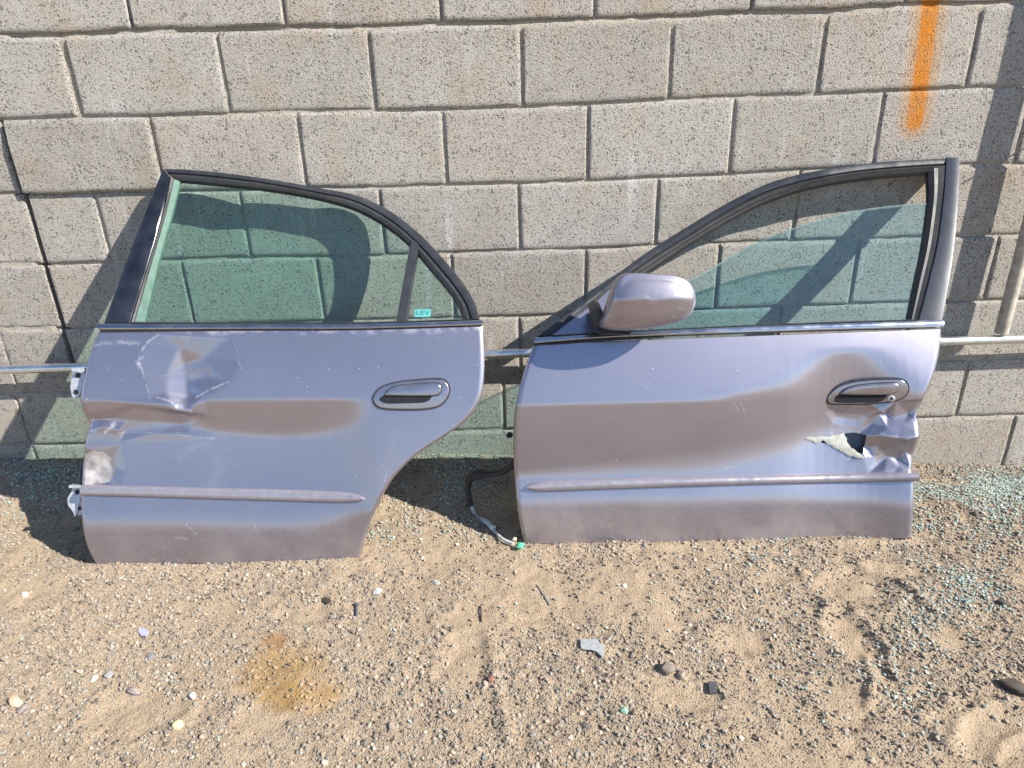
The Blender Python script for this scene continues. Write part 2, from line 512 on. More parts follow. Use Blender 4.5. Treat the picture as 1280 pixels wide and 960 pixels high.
# smooth hollows trodden into the sand: photograph pixel, radii in metres, depth
HOLLOWS = []
for (px, rx, ry, dp) in [((1062, 735), .085, .075, .016), ((1110, 715), .10, .035, .010), ((1068, 800), .05, .10, .012), ((930, 800), .07, .05, .007), ((585, 825), .06, .09, .008),
                         ((385, 768), .08, .04, .009), ((170, 890), .09, .06, .008), ((1245, 920), .11, .07, .014), ((1190, 800), .05, .05, .006), ((850, 870), .10, .05, .005),
                         ((585, 775), .07, .05, .005), ((30, 745), .13, .06, .006), ((1060, 880), .06, .07, .008), ((330, 900), .08, .06, .006)]:
    c = on_ground([px])[0]; HOLLOWS.append((c[0], c[1], rx, ry, dp))
RIDGES = []     # low sand lips, photograph pixels
for pts, hgt, wd in [([(1075, 710), (1120, 722), (1150, 748), (1168, 765)], .010, .012), ([(1082, 820), (1090, 850), (1085, 885)], .009, .010), ([(1190, 930), (1198, 900), (1225, 882), (1262, 880)], .012, .014),
                     ([(1243, 950), (1255, 925), (1280, 915)], .008, .009), ([(610, 800), (620, 860), (635, 920)], .007, .012), ([(330, 750), (380, 742), (415, 760)], .006, .01)]:
    RIDGES.append((on_ground(pts)[:, :2], hgt, wd))
for pts, hgt in [([(112, 709), (210, 710), (300, 708), (380, 706), (452, 705)], .006), ([(652, 684), (780, 683), (900, 681), (1020, 679), (1142, 676)], .006)]:   # sand banked against the foot of each door
    RIDGES.append((on_ground(pts)[:, :2], hgt, .014))

def seg_dist(x, y, pts):
    d = np.full(np.shape(x), 9.)
    for a, b in zip(pts[:-1], pts[1:]):
        v = b-a; t = np.clip(((x-a[0])*v[0]+(y-a[1])*v[1])/(v@v), 0, 1)
        d = np.minimum(d, np.hypot(x-a[0]-t*v[0], y-a[1]-t*v[1]))
    return d

def hollow_mask(x, y):
    m = np.zeros(np.shape(x))
    for (a, b, rx, ry, dp) in HOLLOWS:
        wob = 1+.35*noise(x, y, 16, 31, 2)
        m = np.maximum(m, smooth(1.35-np.hypot((x-a)/rx, (y-b)/ry)*wob))
    return m

def gz(x, y):
    x = np.asarray(x, float); y = np.asarray(y, float)
    z = gz0(x, y)
    near = smooth((4-np.hypot(x, y))/2)
    z = z+near*(.007*noise(x, y, 3.5, 3, 3)+.0050*noise(x, y, 17, 5, 3)+.0032*noise(x, y, 60, 9, 3))
    for (a, b, rx, ry, dp) in HOLLOWS:
        q = np.hypot((x-a)/rx, (y-b)/ry)
        q = q*(1+.3*noise(x, y, 16, 31, 2))
        z = z-dp*.7*smooth((1.15-q)/.55)+dp*.5*np.exp(-((q-1.2)/.13)**2)*(.5+noise(x, y, 30, 33, 2))
    for pts, h, w in RIDGES:
        z = z+h*np.exp(-(seg_dist(x, y, pts)/w)**2)
    return z

st = on_ground([(352, 838), (345, 800), (360, 872), (398, 868), (300, 845)])
STAINS = [(float(st[0][0]), float(st[0][1]), .11, .72, (.27, .165, .06)), (float(st[1][0]), float(st[1][1]), .035, .7, (.22, .11, .04)), (float(st[2][0]), float(st[2][1]), .055, .7, (.24, .145, .05)), (float(st[3][0]), float(st[3][1]), .065, .6, (.31, .18, .06))]
MAT['ground'] = ground_material()

def graded(lo, hi, step, far, grow=1.35):
    a = list(np.arange(lo, hi+1e-6, step)); s = step
    while a[-1] < far: s *= grow; a.append(a[-1]+s)
    s = step
    while a[0] > -far: s *= grow; a.insert(0, a[0]-s)
    return np.array(a)
gxs = graded(-1.85, 1.95, .0075, 500); gys = graded(-1.45, .03, .0075, 500)
X, Y = np.meshgrid(gxs, gys)
Z = gz(X, Y)
nx_, ny_ = len(gxs), len(gys)
idx = np.arange(nx_*ny_).reshape(ny_, nx_)
Fq = np.stack([idx[:-1,:-1], idx[:-1,1:], idx[1:,1:], idx[1:,:-1]], -1).reshape(-1, 4)
ground = fast_mesh('ground', np.stack([X, Y, Z], -1).reshape(-1, 3), Fq, MAT['ground'], flat=False)
tag(ground, kind='structure')

# ------------------------------------------------------------------ block wall
LINES = {0: [(0,44),(90,44),(166,38),(271,37),(357,34),(461,35),(552,29),(652,28),(743,24),(841,22),(939,15),(1034,14),(1131,5),(1229,5),(1280,1)],
         1: [(0,149),(95,146),(186,145),(285,142),(371,139),(469,138.5),(554,137),(640,134),(736,130),(836,124.5),(919,121),(960,120),(1022,118),(1106,114),(1207,109.5),(1280,107)],
         2: [(0,243),(60,242),(180,239),(300,238),(382,235),(474,234),(558,231),(649,229),(734,226),(822,221.5),(911,218),(1000,212),(1100,209),(1200,207),(1280,205)],
         3: [(0,331),(56,331),(139,328),(200,326),(312,322),(482,319.5),(566,316.5),(649,313),(732,311),(819,307),(898,304),(991,301),(1073,299),(1170,296),(1280,293)],
         4: [(0,412),(77,411),(125,409),(600,397),(649,395.5),(732,393),(895,386),(1062,380),(1170,377.5),(1280,374)],
         5: [(0,491),(30,490),(640,471),(1210,450),(1280,448)],
         6: [(0,556),(40,556),(100,555),(580,539),(640,537),(1140,523),(1196,521),(1280,519)]}
LINE = {}
for k, pts in LINES.items():
    w = at_y(pts, 0); w = w[np.argsort(w[:,0])]
    s = np.polyfit(w[:,0], w[:,2], 1)
    xs = np.r_[-3.4, w[:,0], 3.4]; zs = np.r_[w[0,2]+s[0]*(-3.4-w[0,0]), w[:,2], w[-1,2]+s[0]*(3.4-w[-1,0])]
    LINE[k] = (xs, zs)
def line_z(k, x):
    if k < 0: return np.interp(x, *LINE[0])+.2032*(-k)
    if k > 6: return np.interp(x, *LINE[6])-.2032*(k-6)
    return np.interp(x, *LINE[k])
JOINTS = {0: [(166,34),(357,28),(552,24),(743,18),(939,8),(1131,2)],
          1: [(86,96),(278,90),(465,88),(652,82),(838.5,75),(1028,67),(1218,58)],
          2: [(16,205),(193,178),(376,183),(556,186),(735,178),(915,171),(1099,158)],
          3: [(43,287),(129,288),(306,280),(478,279),(649,273),(821,266),(995,257)],
          4: [(67,372),(234,364),(400,358),(566,352),(732,345),(896,354),(1067,345),(1239,337)],
          5: [(5,437),(84,435),(649.5,417),(975,397)],
          6: [(14,480),(629.5,505),(1203,487)],
          7: [(42,562),(1261,552)]}
XJ = {}
for k in range(-4, 9):
    if k in JOINTS: xs = sorted(at_y(JOINTS[k], 0)[:,0].tolist())
    else: xs = [(.2032 if k % 2 == 0 else 0)+.4064*i for i in range(-3, 4)]
    full = [xs[0]]
    for b in xs[1:]:
        gap = b-full[-1]
        n = max(1, round(gap/.4064)) if gap > .5 else 1
        a0 = full[-1]
        for q in range(1, n+1): full.append(a0+gap*q/n)
    while full[0] > -2.9: full.insert(0, full[0]-.4064)
    while full[-1] < 2.9: full.append(full[-1]+.4064)
    XJ[k] = full
xc = at_y([(5,168),(26,240),(54,331),(76,411),(90,452)], 0)   # the open movement joint

wall = empty('block_wall', (0, 0, -.1), 'weathered grey concrete block wall with raked mortar joints behind the doors', 'wall')
def make_block(k, x0, x1, proud, tilt):
    gap_t, gap_b = (.0038, .0034)
    if k == 1: gap_t = .0060
    if k == 0: gap_b = .0060
    lg = rg = .0036
    wide = {}
    if k == 1 and abs(x0-at_y([(86,96)],0)[0,0]) < .02: lg = .013
    if k in (2, 3, 4, 5):
        c = np.interp(line_z(k, x0), xc[::-1,2], xc[::-1,0])
        if abs(x0-c) < .06: lg = .009; 
        if abs(x1-c) < .06: rg = .006
    us = np.array([0, .012, .03, .12, .24, .36, .5, .64, .76, .88, .97, .988, 1]); vs = np.array([0, .03, .07, .3, .5, .7, .93, .97, 1])
    nu, nv = len(us), len(vs); sd = random.randint(0, 9999)
    V = np.zeros((nv, nu, 3))
    for j, v in enumerate(vs):
        for i, u in enumerate(us):
            xb = x0+lg+(x1-x0-lg-rg)*u
            zb = line_z(k, xb)+gap_b; zt = line_z(k-1, xb)-gap_t
            z = zb+(zt-zb)*v
            e = min(min(u, 1-u)*(x1-x0), min(v, 1-v)*.2)
            y = -proud-tilt*(v-.5)+.0012*float(noise(np.array(xb), np.array(z), 9, sd, 2))
            ed = max(0, 1-e/.004)
            y += .0028*ed**1.5+(.0022*random.random() if e < .002 else 0)
            if e < .002:
                xb += .0016*(random.random()-.5); z += .0016*(random.random()-.5)
            V[j, i] = (xb, y, z)
    if k == 2 and rg != .0036 or (k == 2 and lg == .009):
        if lg == .009: V[-3:, :3, 1] += .006; V[-1, 0, 0] += .012; V[-1, 0, 2] -= .008
    ring = [(0, i) for i in range(nu)]+[(j, nu-1) for j in range(1, nv)]+[(nv-1, i) for i in range(nu-2, -1, -1)]+[(j, 0) for j in range(nv-2, 0, -1)]
    verts = V.reshape(-1, 3).tolist(); F = []
    for j in range(nv-1):
        for i in range(nu-1):
            a = j*nu+i; F.append((a, a+1, a+nu+1, a+nu))
    b0 = len(verts)
    for (j, i) in ring: q = V[j, i].copy(); q[1] = .06; verts.append(q.tolist())
    m = len(ring)
    for r in range(m):
        a = ring[r][0]*nu+ring[r][1]; c = ring[(r+1) % m][0]*nu+ring[(r+1) % m][1]
        F.append((c, a, b0+r, b0+(r+1) % m))
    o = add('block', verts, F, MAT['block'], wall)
    sharp_by_angle(o, 38)
    return o
for k in range(-3, 9):
    xs = XJ[k]
    for x0, x1 in zip(xs[:-1], xs[1:]):
        if x1-x0 < .03: continue
        proud = random.uniform(-.0015, .0015); tilt = random.uniform(-.003, .003)
        if k == 0: proud += .003; tilt -= .002
        if k == 2 and -1.6 < x0 < -1.3: proud += .014
        if k in (2, 3, 4, 5) and x1 < -1.25 and x0 < -1.5: proud -= .003
        make_block(k, x0, x1, proud, tilt)
# the mortar bed the blocks sit in: a solid core with the joint faces raked back
nxm, nzm = 420, 220
mx = np.linspace(-3.3, 3.3, nxm); mz = np.linspace(-.55, 1.82, nzm)
MX, MZ = np.meshgrid(mx, mz)
MY = .0068+.0032*noise(MX, MZ, 30, 77, 3)
zl = np.interp(MX, *LINE[0]); MY -= np.where(np.abs(MZ-zl) < .02, np.where(MZ < zl-.001, .0035, -.002)+.006*np.clip(noise(MX, MZ, 45, 12, 3), 0, 1), 0)
xl = np.interp(MZ, xc[::-1,2], xc[::-1,0])
MY += np.where((np.abs(MX-xl) < .02) & (MZ > .25) & (MZ < line_z(1, -1.45)-.01), .03, 0)
im = np.arange(nxm*nzm).reshape(nzm, nxm)
Fm = np.stack([im[:-1,:-1], im[:-1,1:], im[1:,1:], im[1:,:-1]], -1).reshape(-1, 4).tolist()
Vm = np.stack([MX, MY, MZ], -1).reshape(-1, 3).tolist()
nb = len(Vm)
for (x, z) in ((-3.3, -.55), (3.3, -.55), (3.3, 1.82), (-3.3, 1.82)): Vm.append((x, .19, z))
Fm.append((nb+3, nb+2, nb+1, nb))
top = [int(v) for v in im[-1]]; Fm.append(top[::-1]+[nb+3, nb+2][::1] if False else top+[nb+2, nb+3])
lft = [int(v) for v in im[:,0]]; Fm.append(lft+[nb+3, nb])
rgt = [int(v) for v in im[:,-1]][::-1]; Fm.append(rgt+[nb+1, nb+2])
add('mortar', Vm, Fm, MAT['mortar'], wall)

# ------------------------------------------------------------------ pipes on the wall
pl = at_y([(-60,464),(50,460.5),(630,442),(1245,424.5),(1340,421)], -.052)
tube('metal_conduit', curve(np.vstack([pl[0]+(pl[0]-pl[1])*4, pl, pl[-1]+(pl[-1]-pl[-2])*4]), 60), .0142, MAT['galv'], sides=20)
tag(bpy.data.objects['metal_conduit'], 'long shiny galvanised conduit running level along the block wall', 'pipe')
vp = at_y([(1251.5, 416), (1279, 310)], -.05)
dv = (vp[1]-vp[0])/np.linalg.norm(vp[1]-vp[0])
tube('vertical_pipe', np.array([vp[0]+dv*t for t in np.linspace(0, 1.5, 24)]), .0190, MAT['dusty_pipe'], sides=18)
tag(bpy.data.objects['vertical_pipe'], 'dusty tan upright pipe standing on the conduit at the right edge', 'pipe')

_w = at_y([(1262, 196), (1236, 210), (1205, 228)], 0)+SUN*.075
tube('pipe_wire', np.vstack([_w[0]+(_w[0]-_w[-1])*.35, _w]), .0022, MAT['rubber'], bpy.data.objects['vertical_pipe'], 6)

# ------------------------------------------------------------------ doors: the skin surfaces
def make_D(zb, zbot, x0, roll, xk, ang, Db, ztop, Dtop, curl=None):
    """distance of the outer skin from the wall; ang = lean of the skin in degrees for each column xk and depth tk below the belt"""
    H = zb-zbot
    tt = np.linspace(0, 1.15, 460)
    cum = []
    for col in ang:
        s = np.tan(np.radians(col))*H
        cum.append(np.r_[0, np.cumsum((s[1:]+s[:-1])*.5*(tt[1]-tt[0]))])
    cum = np.array(cum); xk = np.asarray(xk, float)
    def D(x, z):
        x = np.asarray(x, float); z = np.asarray(z, float)
        zz = z+roll*(x-x0); t = (zb-zz)/H
        ti = np.clip(t, 0, 1.149)/1.15*459; i0 = np.floor(ti).astype(int); f = ti-i0; i1 = np.minimum(i0+1, 459)
        xi = np.clip(np.interp(x, xk, np.arange(len(xk))), 0, len(xk)-1-1e-6); j0 = np.floor(xi).astype(int); g = xi-j0
        lo = (cum[j0, i0]*(1-f)+cum[j0, i1]*f)*(1-g)+(cum[j0+1, i0]*(1-f)+cum[j0+1, i1]*f)*g
        up = (zz-zb)*(Dtop-Db)/(ztop-zb)
        if curl is not None: up = -(zz-zb)*np.interp(x, curl[0], curl[1])
        return np.where(t > 0, Db+lo, Db+up)
    return D

def rx(px): return -1.185+(px-100)*.00213
def fx(px): return -.035+(px-645)*.002124
# lean of the sheet metal down each door, column by column: a shoulder that leans back, the hollow under the body
# crease, the swell that carries the moulding, and the sill that tucks under
def column(top, t_lip, t_crease, t_hollow, t_tuck, under, swell, soft, comp, lipw=.015):
    k = [(0, top), (.08, top-2)]
    if t_lip < t_crease-.02: k += [(max(.082, t_lip-.02), top-4), (min(t_lip+lipw, t_crease-.014), under+3), (t_crease-.012, under+3), (t_crease+.012, under)]
    else: k += [(t_crease-.015, top-7), (t_crease+.012, under if t_hollow > t_crease+.05 else top-8)]
    if t_hollow > t_crease+.05:
        k += [(t_hollow-soft, under+1), (t_hollow+soft, swell-5)]
    k += [(max(t_hollow+soft, .58)+.02, swell-2), (.68, swell), (.75, swell+1), (t_tuck-.035, swell-2), (t_tuck+.03, 9), (t_tuck+.10, 4), (1.02, 0), (1.15, -1)]
    k = sorted(k); tk = np.array([q[0] for q in k]); al = np.array([q[1] for q in k], float)
    if comp:                                    # the swell gives back part of the depth lost in the hollow
        T = np.linspace(0, .68, 200); got = np.tan(np.radians(np.interp(T, tk, al))).mean()*.68
        need = max(0, comp-got); w = (tk > t_hollow+soft-.001) & (tk < t_tuck)
        al[w] += np.degrees(np.arctan(.62*need/max(.1, .80-t_hollow)))
    return tk, al
TT = np.linspace(0, 1.15, 460)
def columns(ps, lip, hollow, tuck, y2t, top, under, swell, soft, comp, lipw=([0, 1], [.015, .015])):
    out = []
    for p in ps:
        tk, al = column(np.interp(p, *top), y2t(np.interp(p, *lip)), .298, y2t(np.interp(p, *hollow)), y2t(np.interp(p, *tuck)), np.interp(p, *under), np.interp(p, *swell), np.interp(p, *soft), comp, np.interp(p, *lipw))
        out.append(np.interp(TT, tk, al))
    a = np.array(out)
    for _ in range(3):
        q = np.pad(a, ((1, 1), (0, 0)), mode='edge'); a = (q[:-2]+2*q[1:-1]+q[2:])/4
    return a
PR = np.arange(90, 615, 13)
col_r = columns(PR, ([90, 610], [600, 600]), ([90, 130, 200, 245, 300, 350, 400, 430, 452, 460, 610], [537, 538, 536, 534, 542, 546, 541, 529, 508, 480, 480]), ([90, 200, 350, 410, 440, 470, 520, 610], [650, 652, 657, 654, 638, 628, 640, 640]),
                lambda y: .298+(y-498)/112*.385, ([90, 610], [27, 28]), ([90, 610], [3, 3]), ([90, 470, 520, 610], [21, 21, 20, 17]), ([90, 250, 460, 610], [.012, .016, .03, .03]), .25)
D_rear = make_D(.512, -.092, -.65, .018, [rx(p) for p in PR], col_r, .335, .885, .052, ([-1.0, -.75, -.55, -.42, -.30, -.1], [.79, .82, .97, 1.12, 1.25, 1.33]))
PF = np.arange(636, 1195, 13)
def y2t_f(y): return np.where(y < 503, (y-412)/91*.298, .298+(y-503)/94*.385)
col_f = columns(PF, ([640, 880, 930, 985, 1020, 1040, 1078, 1100, 1130, 1160, 1190], [600, 503, 488, 466, 446, 441, 441, 452, 476, 503, 503]), ([640, 760, 860, 940, 1000, 1050, 1090, 1190], [596, 588, 578, 566, 556, 546, 540, 530]), ([640, 760, 900, 1150, 1190], [622, 623, 625, 630, 630]),
                y2t_f, ([640, 900, 1060, 1190], [29, 30, 31, 33]), ([640, 1050, 1120, 1190], [4, 4, 6, 9]), ([640, 1190], [22, 22]), ([640, 760, 1190], [.05, .06, .055]), .20, ([640, 1000, 1030, 1080, 1110, 1190], [.13, .12, .03, .02, .07, .07]))
D_front = make_D(.463, -.098, .5, 0, [fx(p) for p in PF], col_f, .335, .845, .050, ([0, .1, .2, .36, .5, .65, .85], [1.0, 1.06, 1.14, 1.10, .98, .87, .775]))

def dent_field(ctrl, PX):
    """crumpled sheet: control points (px, py, mm inward) joined by facets, evaluated at pixels PX"""
    pts = [Vector((c[0], c[1])) for c in ctrl]; dep = [c[2] for c in ctrl]
    vs, _, fs, ov, _, _ = delaunay_2d_cdt(pts, [], [], 0, 1e-4)
    dv = [dep[o[0]] for o in ov]
    out = np.zeros(len(PX))
    for f in fs:
        a, b, c = [np.array(vs[i]) for i in f]; da, db, dc = [dv[i] for i in f]
        det = (b[1]-c[1])*(a[0]-c[0])+(c[0]-b[0])*(a[1]-c[1])
        if abs(det) < 1e-9: continue
        l1 = ((b[1]-c[1])*(PX[:,0]-c[0])+(c[0]-b[0])*(PX[:,1]-c[1]))/det
        l2 = ((c[1]-a[1])*(PX[:,0]-c[0])+(a[0]-c[0])*(PX[:,1]-c[1]))/det
        l3 = 1-l1-l2
        m = (l1 >= -1e-6) & (l2 >= -1e-6) & (l3 >= -1e-6)
        out[m] = (l1*da+l2*db+l3*dc)[m]
    return out*.001

def blur(a, k):
    for _ in range(k):
        p = np.pad(a, 1, mode='edge'); a = (p[:-2,1:-1]+2*p[1:-1,1:-1]+p[2:,1:-1])/4
        p = np.pad(a, 1, mode='edge'); a = (p[1:-1,:-2]+2*p[1:-1,1:-1]+p[1:-1,2:])/4
    return a

def poly_dist(PX, pts):
    pts = np.asarray(pts, float); d = np.full(len(PX), 1e9)
    for a, b in zip(pts[:-1], pts[1:]):
        v = b-a; t = np.clip(((PX-a)@v)/(v@v+1e-9), 0, 1)
        d = np.minimum(d, np.linalg.norm(PX-a-t[:,None]*v, axis=1))
    return d

def inside(PX, poly):
    poly = np.asarray(poly, float); m = np.zeros(len(PX), bool); n = len(poly)
    for i in range(n):
        a, b = poly[i], poly[(i+1) % n]
        c = (a[1] > PX[:,1]) != (b[1] > PX[:,1])
        xx = (b[0]-a[0])*(PX[:,1]-a[1])/(b[1]-a[1]+1e-12)+a[0]
        m ^= c & (PX[:,0] < xx)
    return m

def door_skin(name, L, R, D, nu, nv, dents, ndent, masks, hole, parent):
    Lc = curve(L, nv); Rc = curve(R, nv)
    s = np.linspace(0, 1, nu)
    PX = (Lc[:,None,:]*(1-s)[None,:,None]+Rc[:,None,:]*s[None,:,None]).reshape(-1, 2)
    P = on_surf(PX, D); N = normal_of(P, D)
    dd = np.zeros(len(PX))
    for ctrl, kb in dents: dd += blur(dent_field(ctrl, PX).reshape(nv, nu), kb).ravel()
    # gentle oil-canning of the sheet
    wave = .0007*noise(P[:,0], P[:,2], 4, 40+ndent, 2)
    # sheet rolls over at its outer edges
    g = np.stack(np.meshgrid(np.minimum(s, 1-s)*(nu-1), np.arange(nv)), -1)
    ex = g[...,0].ravel(); roll = np.clip(1-ex/5, 0, 1)**2*.006
    V = P-N*(dd+roll+wave)[:,None]
    idx = np.arange(nu*nv).reshape(nv, nu)
    F = np.stack([idx[:-1,:-1], idx[1:,:-1], idx[1:,1:], idx[:-1,1:]], -1).reshape(-1, 4)
    if hole is not None:
        hm = inside(PX, hole); F = F[~hm[F].all(1)]
    ring = np.r_[idx[0,:], idx[1:,-1], idx[-1,-2::-1], idx[-2:0:-1,0]]
    nb = len(V)
    V = np.vstack([V, V[ring]-N[ring]*.014])
    m = len(ring); r = np.arange(m)
    F = np.vstack([F, np.stack([ring, ring[(r+1) % m], nb+(r+1) % m, nb+r], 1)])
    tint = np.zeros((len(V), 3), np.float32)
    chan = masks(PX, P)
    tint[:nb] = np.clip(np.stack(chan, 1), 0, 1); tint[nb:] = tint[ring]
    base = np.array(world_loc(parent))
    o = fast_mesh(name, V-base, F, MAT['paint'], flat=False, color=tint)
    o.parent = parent
    return o

def shell(name, L, R, D, h0, h1, mat, parent, nu=24, nv=20):
    """the inner half of a door: a closed box following the skin"""
    Lc = curve(L, nv); Rc = curve(R, nv); s = np.linspace(.03, .97, nu)
    t = np.linspace(.02, .975, nv); Lc = resample(Lc, 200)[(t*199).astype(int)]; Rc = resample(Rc, 200)[(t*199).astype(int)]
    PX = (Lc[:,None,:]*(1-s)[None,:,None]+Rc[:,None,:]*s[None,:,None]).reshape(-1, 2)
    P = on_surf(PX, D); N = normal_of(P, D); m = nu*nv
    V = np.vstack([P+N*h1, P+N*h0]); idx = np.arange(m).reshape(nv, nu); F = []
    for j in range(nv-1):
        for i in range(nu-1):
            a, b, c, d = idx[j,i], idx[j+1,i], idx[j+1,i+1], idx[j,i+1]
            F += [(a, b, c, d), (d+m, c+m, b+m, a+m)]
    ring = np.r_[idx[0,:], idx[1:,-1], idx[-1,-2::-1], idx[-2:0:-1,0]]
    for a, b in zip(ring, np.roll(ring, -1)): F.append((a, b, b+m, a+m))
    o = add(name, V, F, mat, parent); sharp_by_angle(o, 40)
    return o

def pane(name, poly, D, h0, h1, mat, parent, step=14):
    """a curved sheet of glass with the traced outline"""
    poly = np.asarray(poly, float)
    e = np.linalg.norm(np.roll(poly, -1, 0)-poly, axis=1); out = []
    for a, b, l in zip(poly, np.roll(poly, -1, 0), e):
        k = max(1, int(l/step))
        for q in range(k): out.append(a+(b-a)*q/k)
    out = np.array(out); lo, hi = out.min(0), out.max(0)
    gx, gy = np.meshgrid(np.arange(lo[0]+step/2, hi[0], step), np.arange(lo[1]+step/2, hi[1], step))
    G_ = np.stack([gx.ravel(), gy.ravel()], 1)
    G_ = G_[inside(G_, out)]; G_ = G_[poly_dist(G_, np.vstack([out, out[:1]])) > step*.45]
    n = len(out)
    vs, _, fs, *_ = delaunay_2d_cdt([Vector(p) for p in np.vstack([out, G_])], [], [list(range(n))], 1, 1e-5)
    Q = np.array([list(v) for v in vs]); P = on_surf(Q, D); N = normal_of(P, D); m = len(Q)
    V = np.vstack([P+N*h1, P+N*h0]); F = [tuple(f) for f in fs]+[tuple(i+m for i in f[::-1]) for f in fs]
    cnt = {}
    for f in fs:
        for a, b in zip(f, list(f[1:])+[f[0]]): cnt[(a, b)] = 1
    for (a, b) in list(cnt):
        if (b, a) not in cnt: F.append((b, a, a+m, b+m))
    o = add(name, V, F, mat, parent)
    bm = bmesh.new(); bm.from_mesh(o.data); bmesh.ops.recalc_face_normals(bm, faces=bm.faces); bm.to_mesh(o.data); bm.free()
    o.data.shade_smooth(); sharp_by_angle(o, 40)
    return o

def stroke(PX, pts, w, k=1.0):
    d = poly_dist(PX, pts); q = lattice(PX[:,0]*.16, PX[:,1]*.16, 5)*.6+lattice(PX[:,0]*.45, PX[:,1]*.45, 6)*.6
    return .56*k*np.clip(1.15-d/(w*(.45+.75*q)), 0, 1)*np.clip(q*1.5-.1, 0, 1)


# ------------------------------------------------------------------ rear door
base_r = on_surf([(280, 706)], D_rear)[0]
rear = empty('car_door', tuple(base_r), 'lavender silver rear car door with raised green window and crumpled left side', 'car door')
RL = [(122, 414), (112, 438), (104, 470), (99, 500), (103, 522), (108, 535), (104, 560), (101, 590), (100, 630), (102, 660), (108, 685), (118, 706)]
RR = [(604, 407), (605.5, 440), (605, 470), (602, 494), (594, 512), (578, 530), (555, 546), (530, 562), (508, 580), (490, 600), (476, 622), (464, 648), (455, 675), (449, 703)]
R_dents = [([(170,452,0),(180,432,0),(197,419,0),(240,419,0),(288,421,0),(303,452,0),(287,478,0),(262,492,1),(182,480,0),(188,499,0),
             (222,434,9),(226,455,23),(229,478,28),(232,497,23),(236,516,-10),(216,509,-8),(252,448,13),(256,472,14),(252,492,6),(206,470,11),(205,490,7),
             (150,500,0),(118,500,0),(262,520,0),(330,500,0)], 7),
           ([(98,500,0),(180,505,0),(255,505,0),(275,530,0),(262,550,0),(150,552,0),(98,548,0),(245,523,4),(225,531,8),(190,527,5),(160,527,8),(135,526,13),(115,527,15),(106,524,10),(112,516,3),(128,533,-2),(150,537,-3),(195,541,-2),(235,541,-1)], 2),
           ([(98,560,0),(150,556,0),(158,590,0),(148,612,0),(98,612,0),(108,570,9),(124,566,2),(116,590,13),(133,582,9),(124,600,10),(142,598,3),(106,602,6)], 1)]
def R_masks(PX, P):
    x, z = P[:,0], P[:,2]; y = PX[:,1]
    n1 = noise(x, z, 40, 1, 3); n2 = noise(x, z, 12, 2, 3); n3 = noise(x, z, 160, 3, 2)
    belt = np.interp(PX[:,0], [120, 604], [414, 407])
    w = np.zeros(len(PX))
    w += np.clip(1-(y-belt)/(9+8*n2), 0, 1)*.55*smooth(.5+1.2*n1)*(PX[:,0] > 150)
    for pts, wd, k in [([(118,432),(132,429),(150,428),(172,430)], 4, .55), ([(172,455),(176,440),(184,428),(197,419)], 1.8, .8), ([(197,419),(240,422),(286,425)], 1.2, .35), ([(174,452),(182,478),(187,497)], 1.2, .55),
                       ([(178,446),(172,452),(175,460)], 3, .8), ([(292,428),(297,440),(297,450),(303,463)], .9, .5), ([(243,497),(262,487),(286,477)], 1.6, .9), ([(196,497),(212,501),(222,509)], 1.6, .7),
                       ([(148,541),(200,540),(240,546),(270,548)], 1.1, .35), ([(108,540),(120,537)], 2.2, .6), ([(132,540),(140,534),(142,530)], 3, .8), ([(222,508),(240,514)], 3, .8),
                       ([(232,655),(240,662),(246,668)], 1.1, .7), ([(218,673),(226,672),(235,674)], 1.6, .7), ([(240,670),(247,666)], 1, .7), ([(318,655),(322,668)], .9, .6), ([(270,660),(272,672)], .9, .5),
                       ([(481,603),(483,590),(479,580)], .9, .7), ([(560,531),(580,532)], .8, .7), ([(565,496),(575,497)], .8, .5), ([(523,523),(524,528)], .9, .6), ([(300,468),(330,462)], .8, .4),
                       ([(120,612),(122,616),(117,618)], 3, .8), ([(133,616),(140,618)], 2, .6), ([(280,540),(286,560),(290,580)], 5, .14), ([(225,570),(262,550),(275,585),(265,605)], 12, .16)]:
        w += stroke(PX, pts, wd*(1+.5*n3), k)
    w += np.where((noise(x, z, 300, 8, 1) > .975) & (n2 > .1), .5, 0)
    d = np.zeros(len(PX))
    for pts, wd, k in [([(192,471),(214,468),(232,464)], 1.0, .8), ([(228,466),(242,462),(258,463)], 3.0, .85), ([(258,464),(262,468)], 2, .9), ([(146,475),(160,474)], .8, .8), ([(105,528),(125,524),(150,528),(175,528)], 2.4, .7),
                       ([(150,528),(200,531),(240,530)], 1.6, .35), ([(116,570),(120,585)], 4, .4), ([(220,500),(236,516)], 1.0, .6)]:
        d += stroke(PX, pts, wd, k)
    gr = inside(PX, [(104,568),(114,564),(128,565),(140,575),(143,590),(136,602),(122,606),(104,606)])
    dust = np.clip((y-640)/60, 0, 1)*.35*(.6+.6*n2)+.05
    dust = np.where(gr, .75+.2*n1, dust); w = np.where(gr, np.clip(.08+.6*n1, 0, 1), w); d = np.where(gr, np.clip(.35-.9*n1, 0, .7), d)
    dust += stroke(PX, [(500,545),(470,600)], 14, .12)*(n1 > 0)
    return w, d, np.clip(dust, 0, 1)
door_skin('door_panel', RL, RR, D_rear, 380, 240, R_dents, 1, R_masks, None, rear)
shell('inner_panel', RL, RR, D_rear, -.062, -.034, MAT['inner'], rear)

PRO = [(0, -.002), (.12, .004), (.5, .006), (.88, .004), (1, -.002), (1, -.03), (0, -.03)]       # raised bar
FLAT = [(0, 0), (.06, .0025), (.94, .0025), (1, 0), (1, -.028), (0, -.028)]
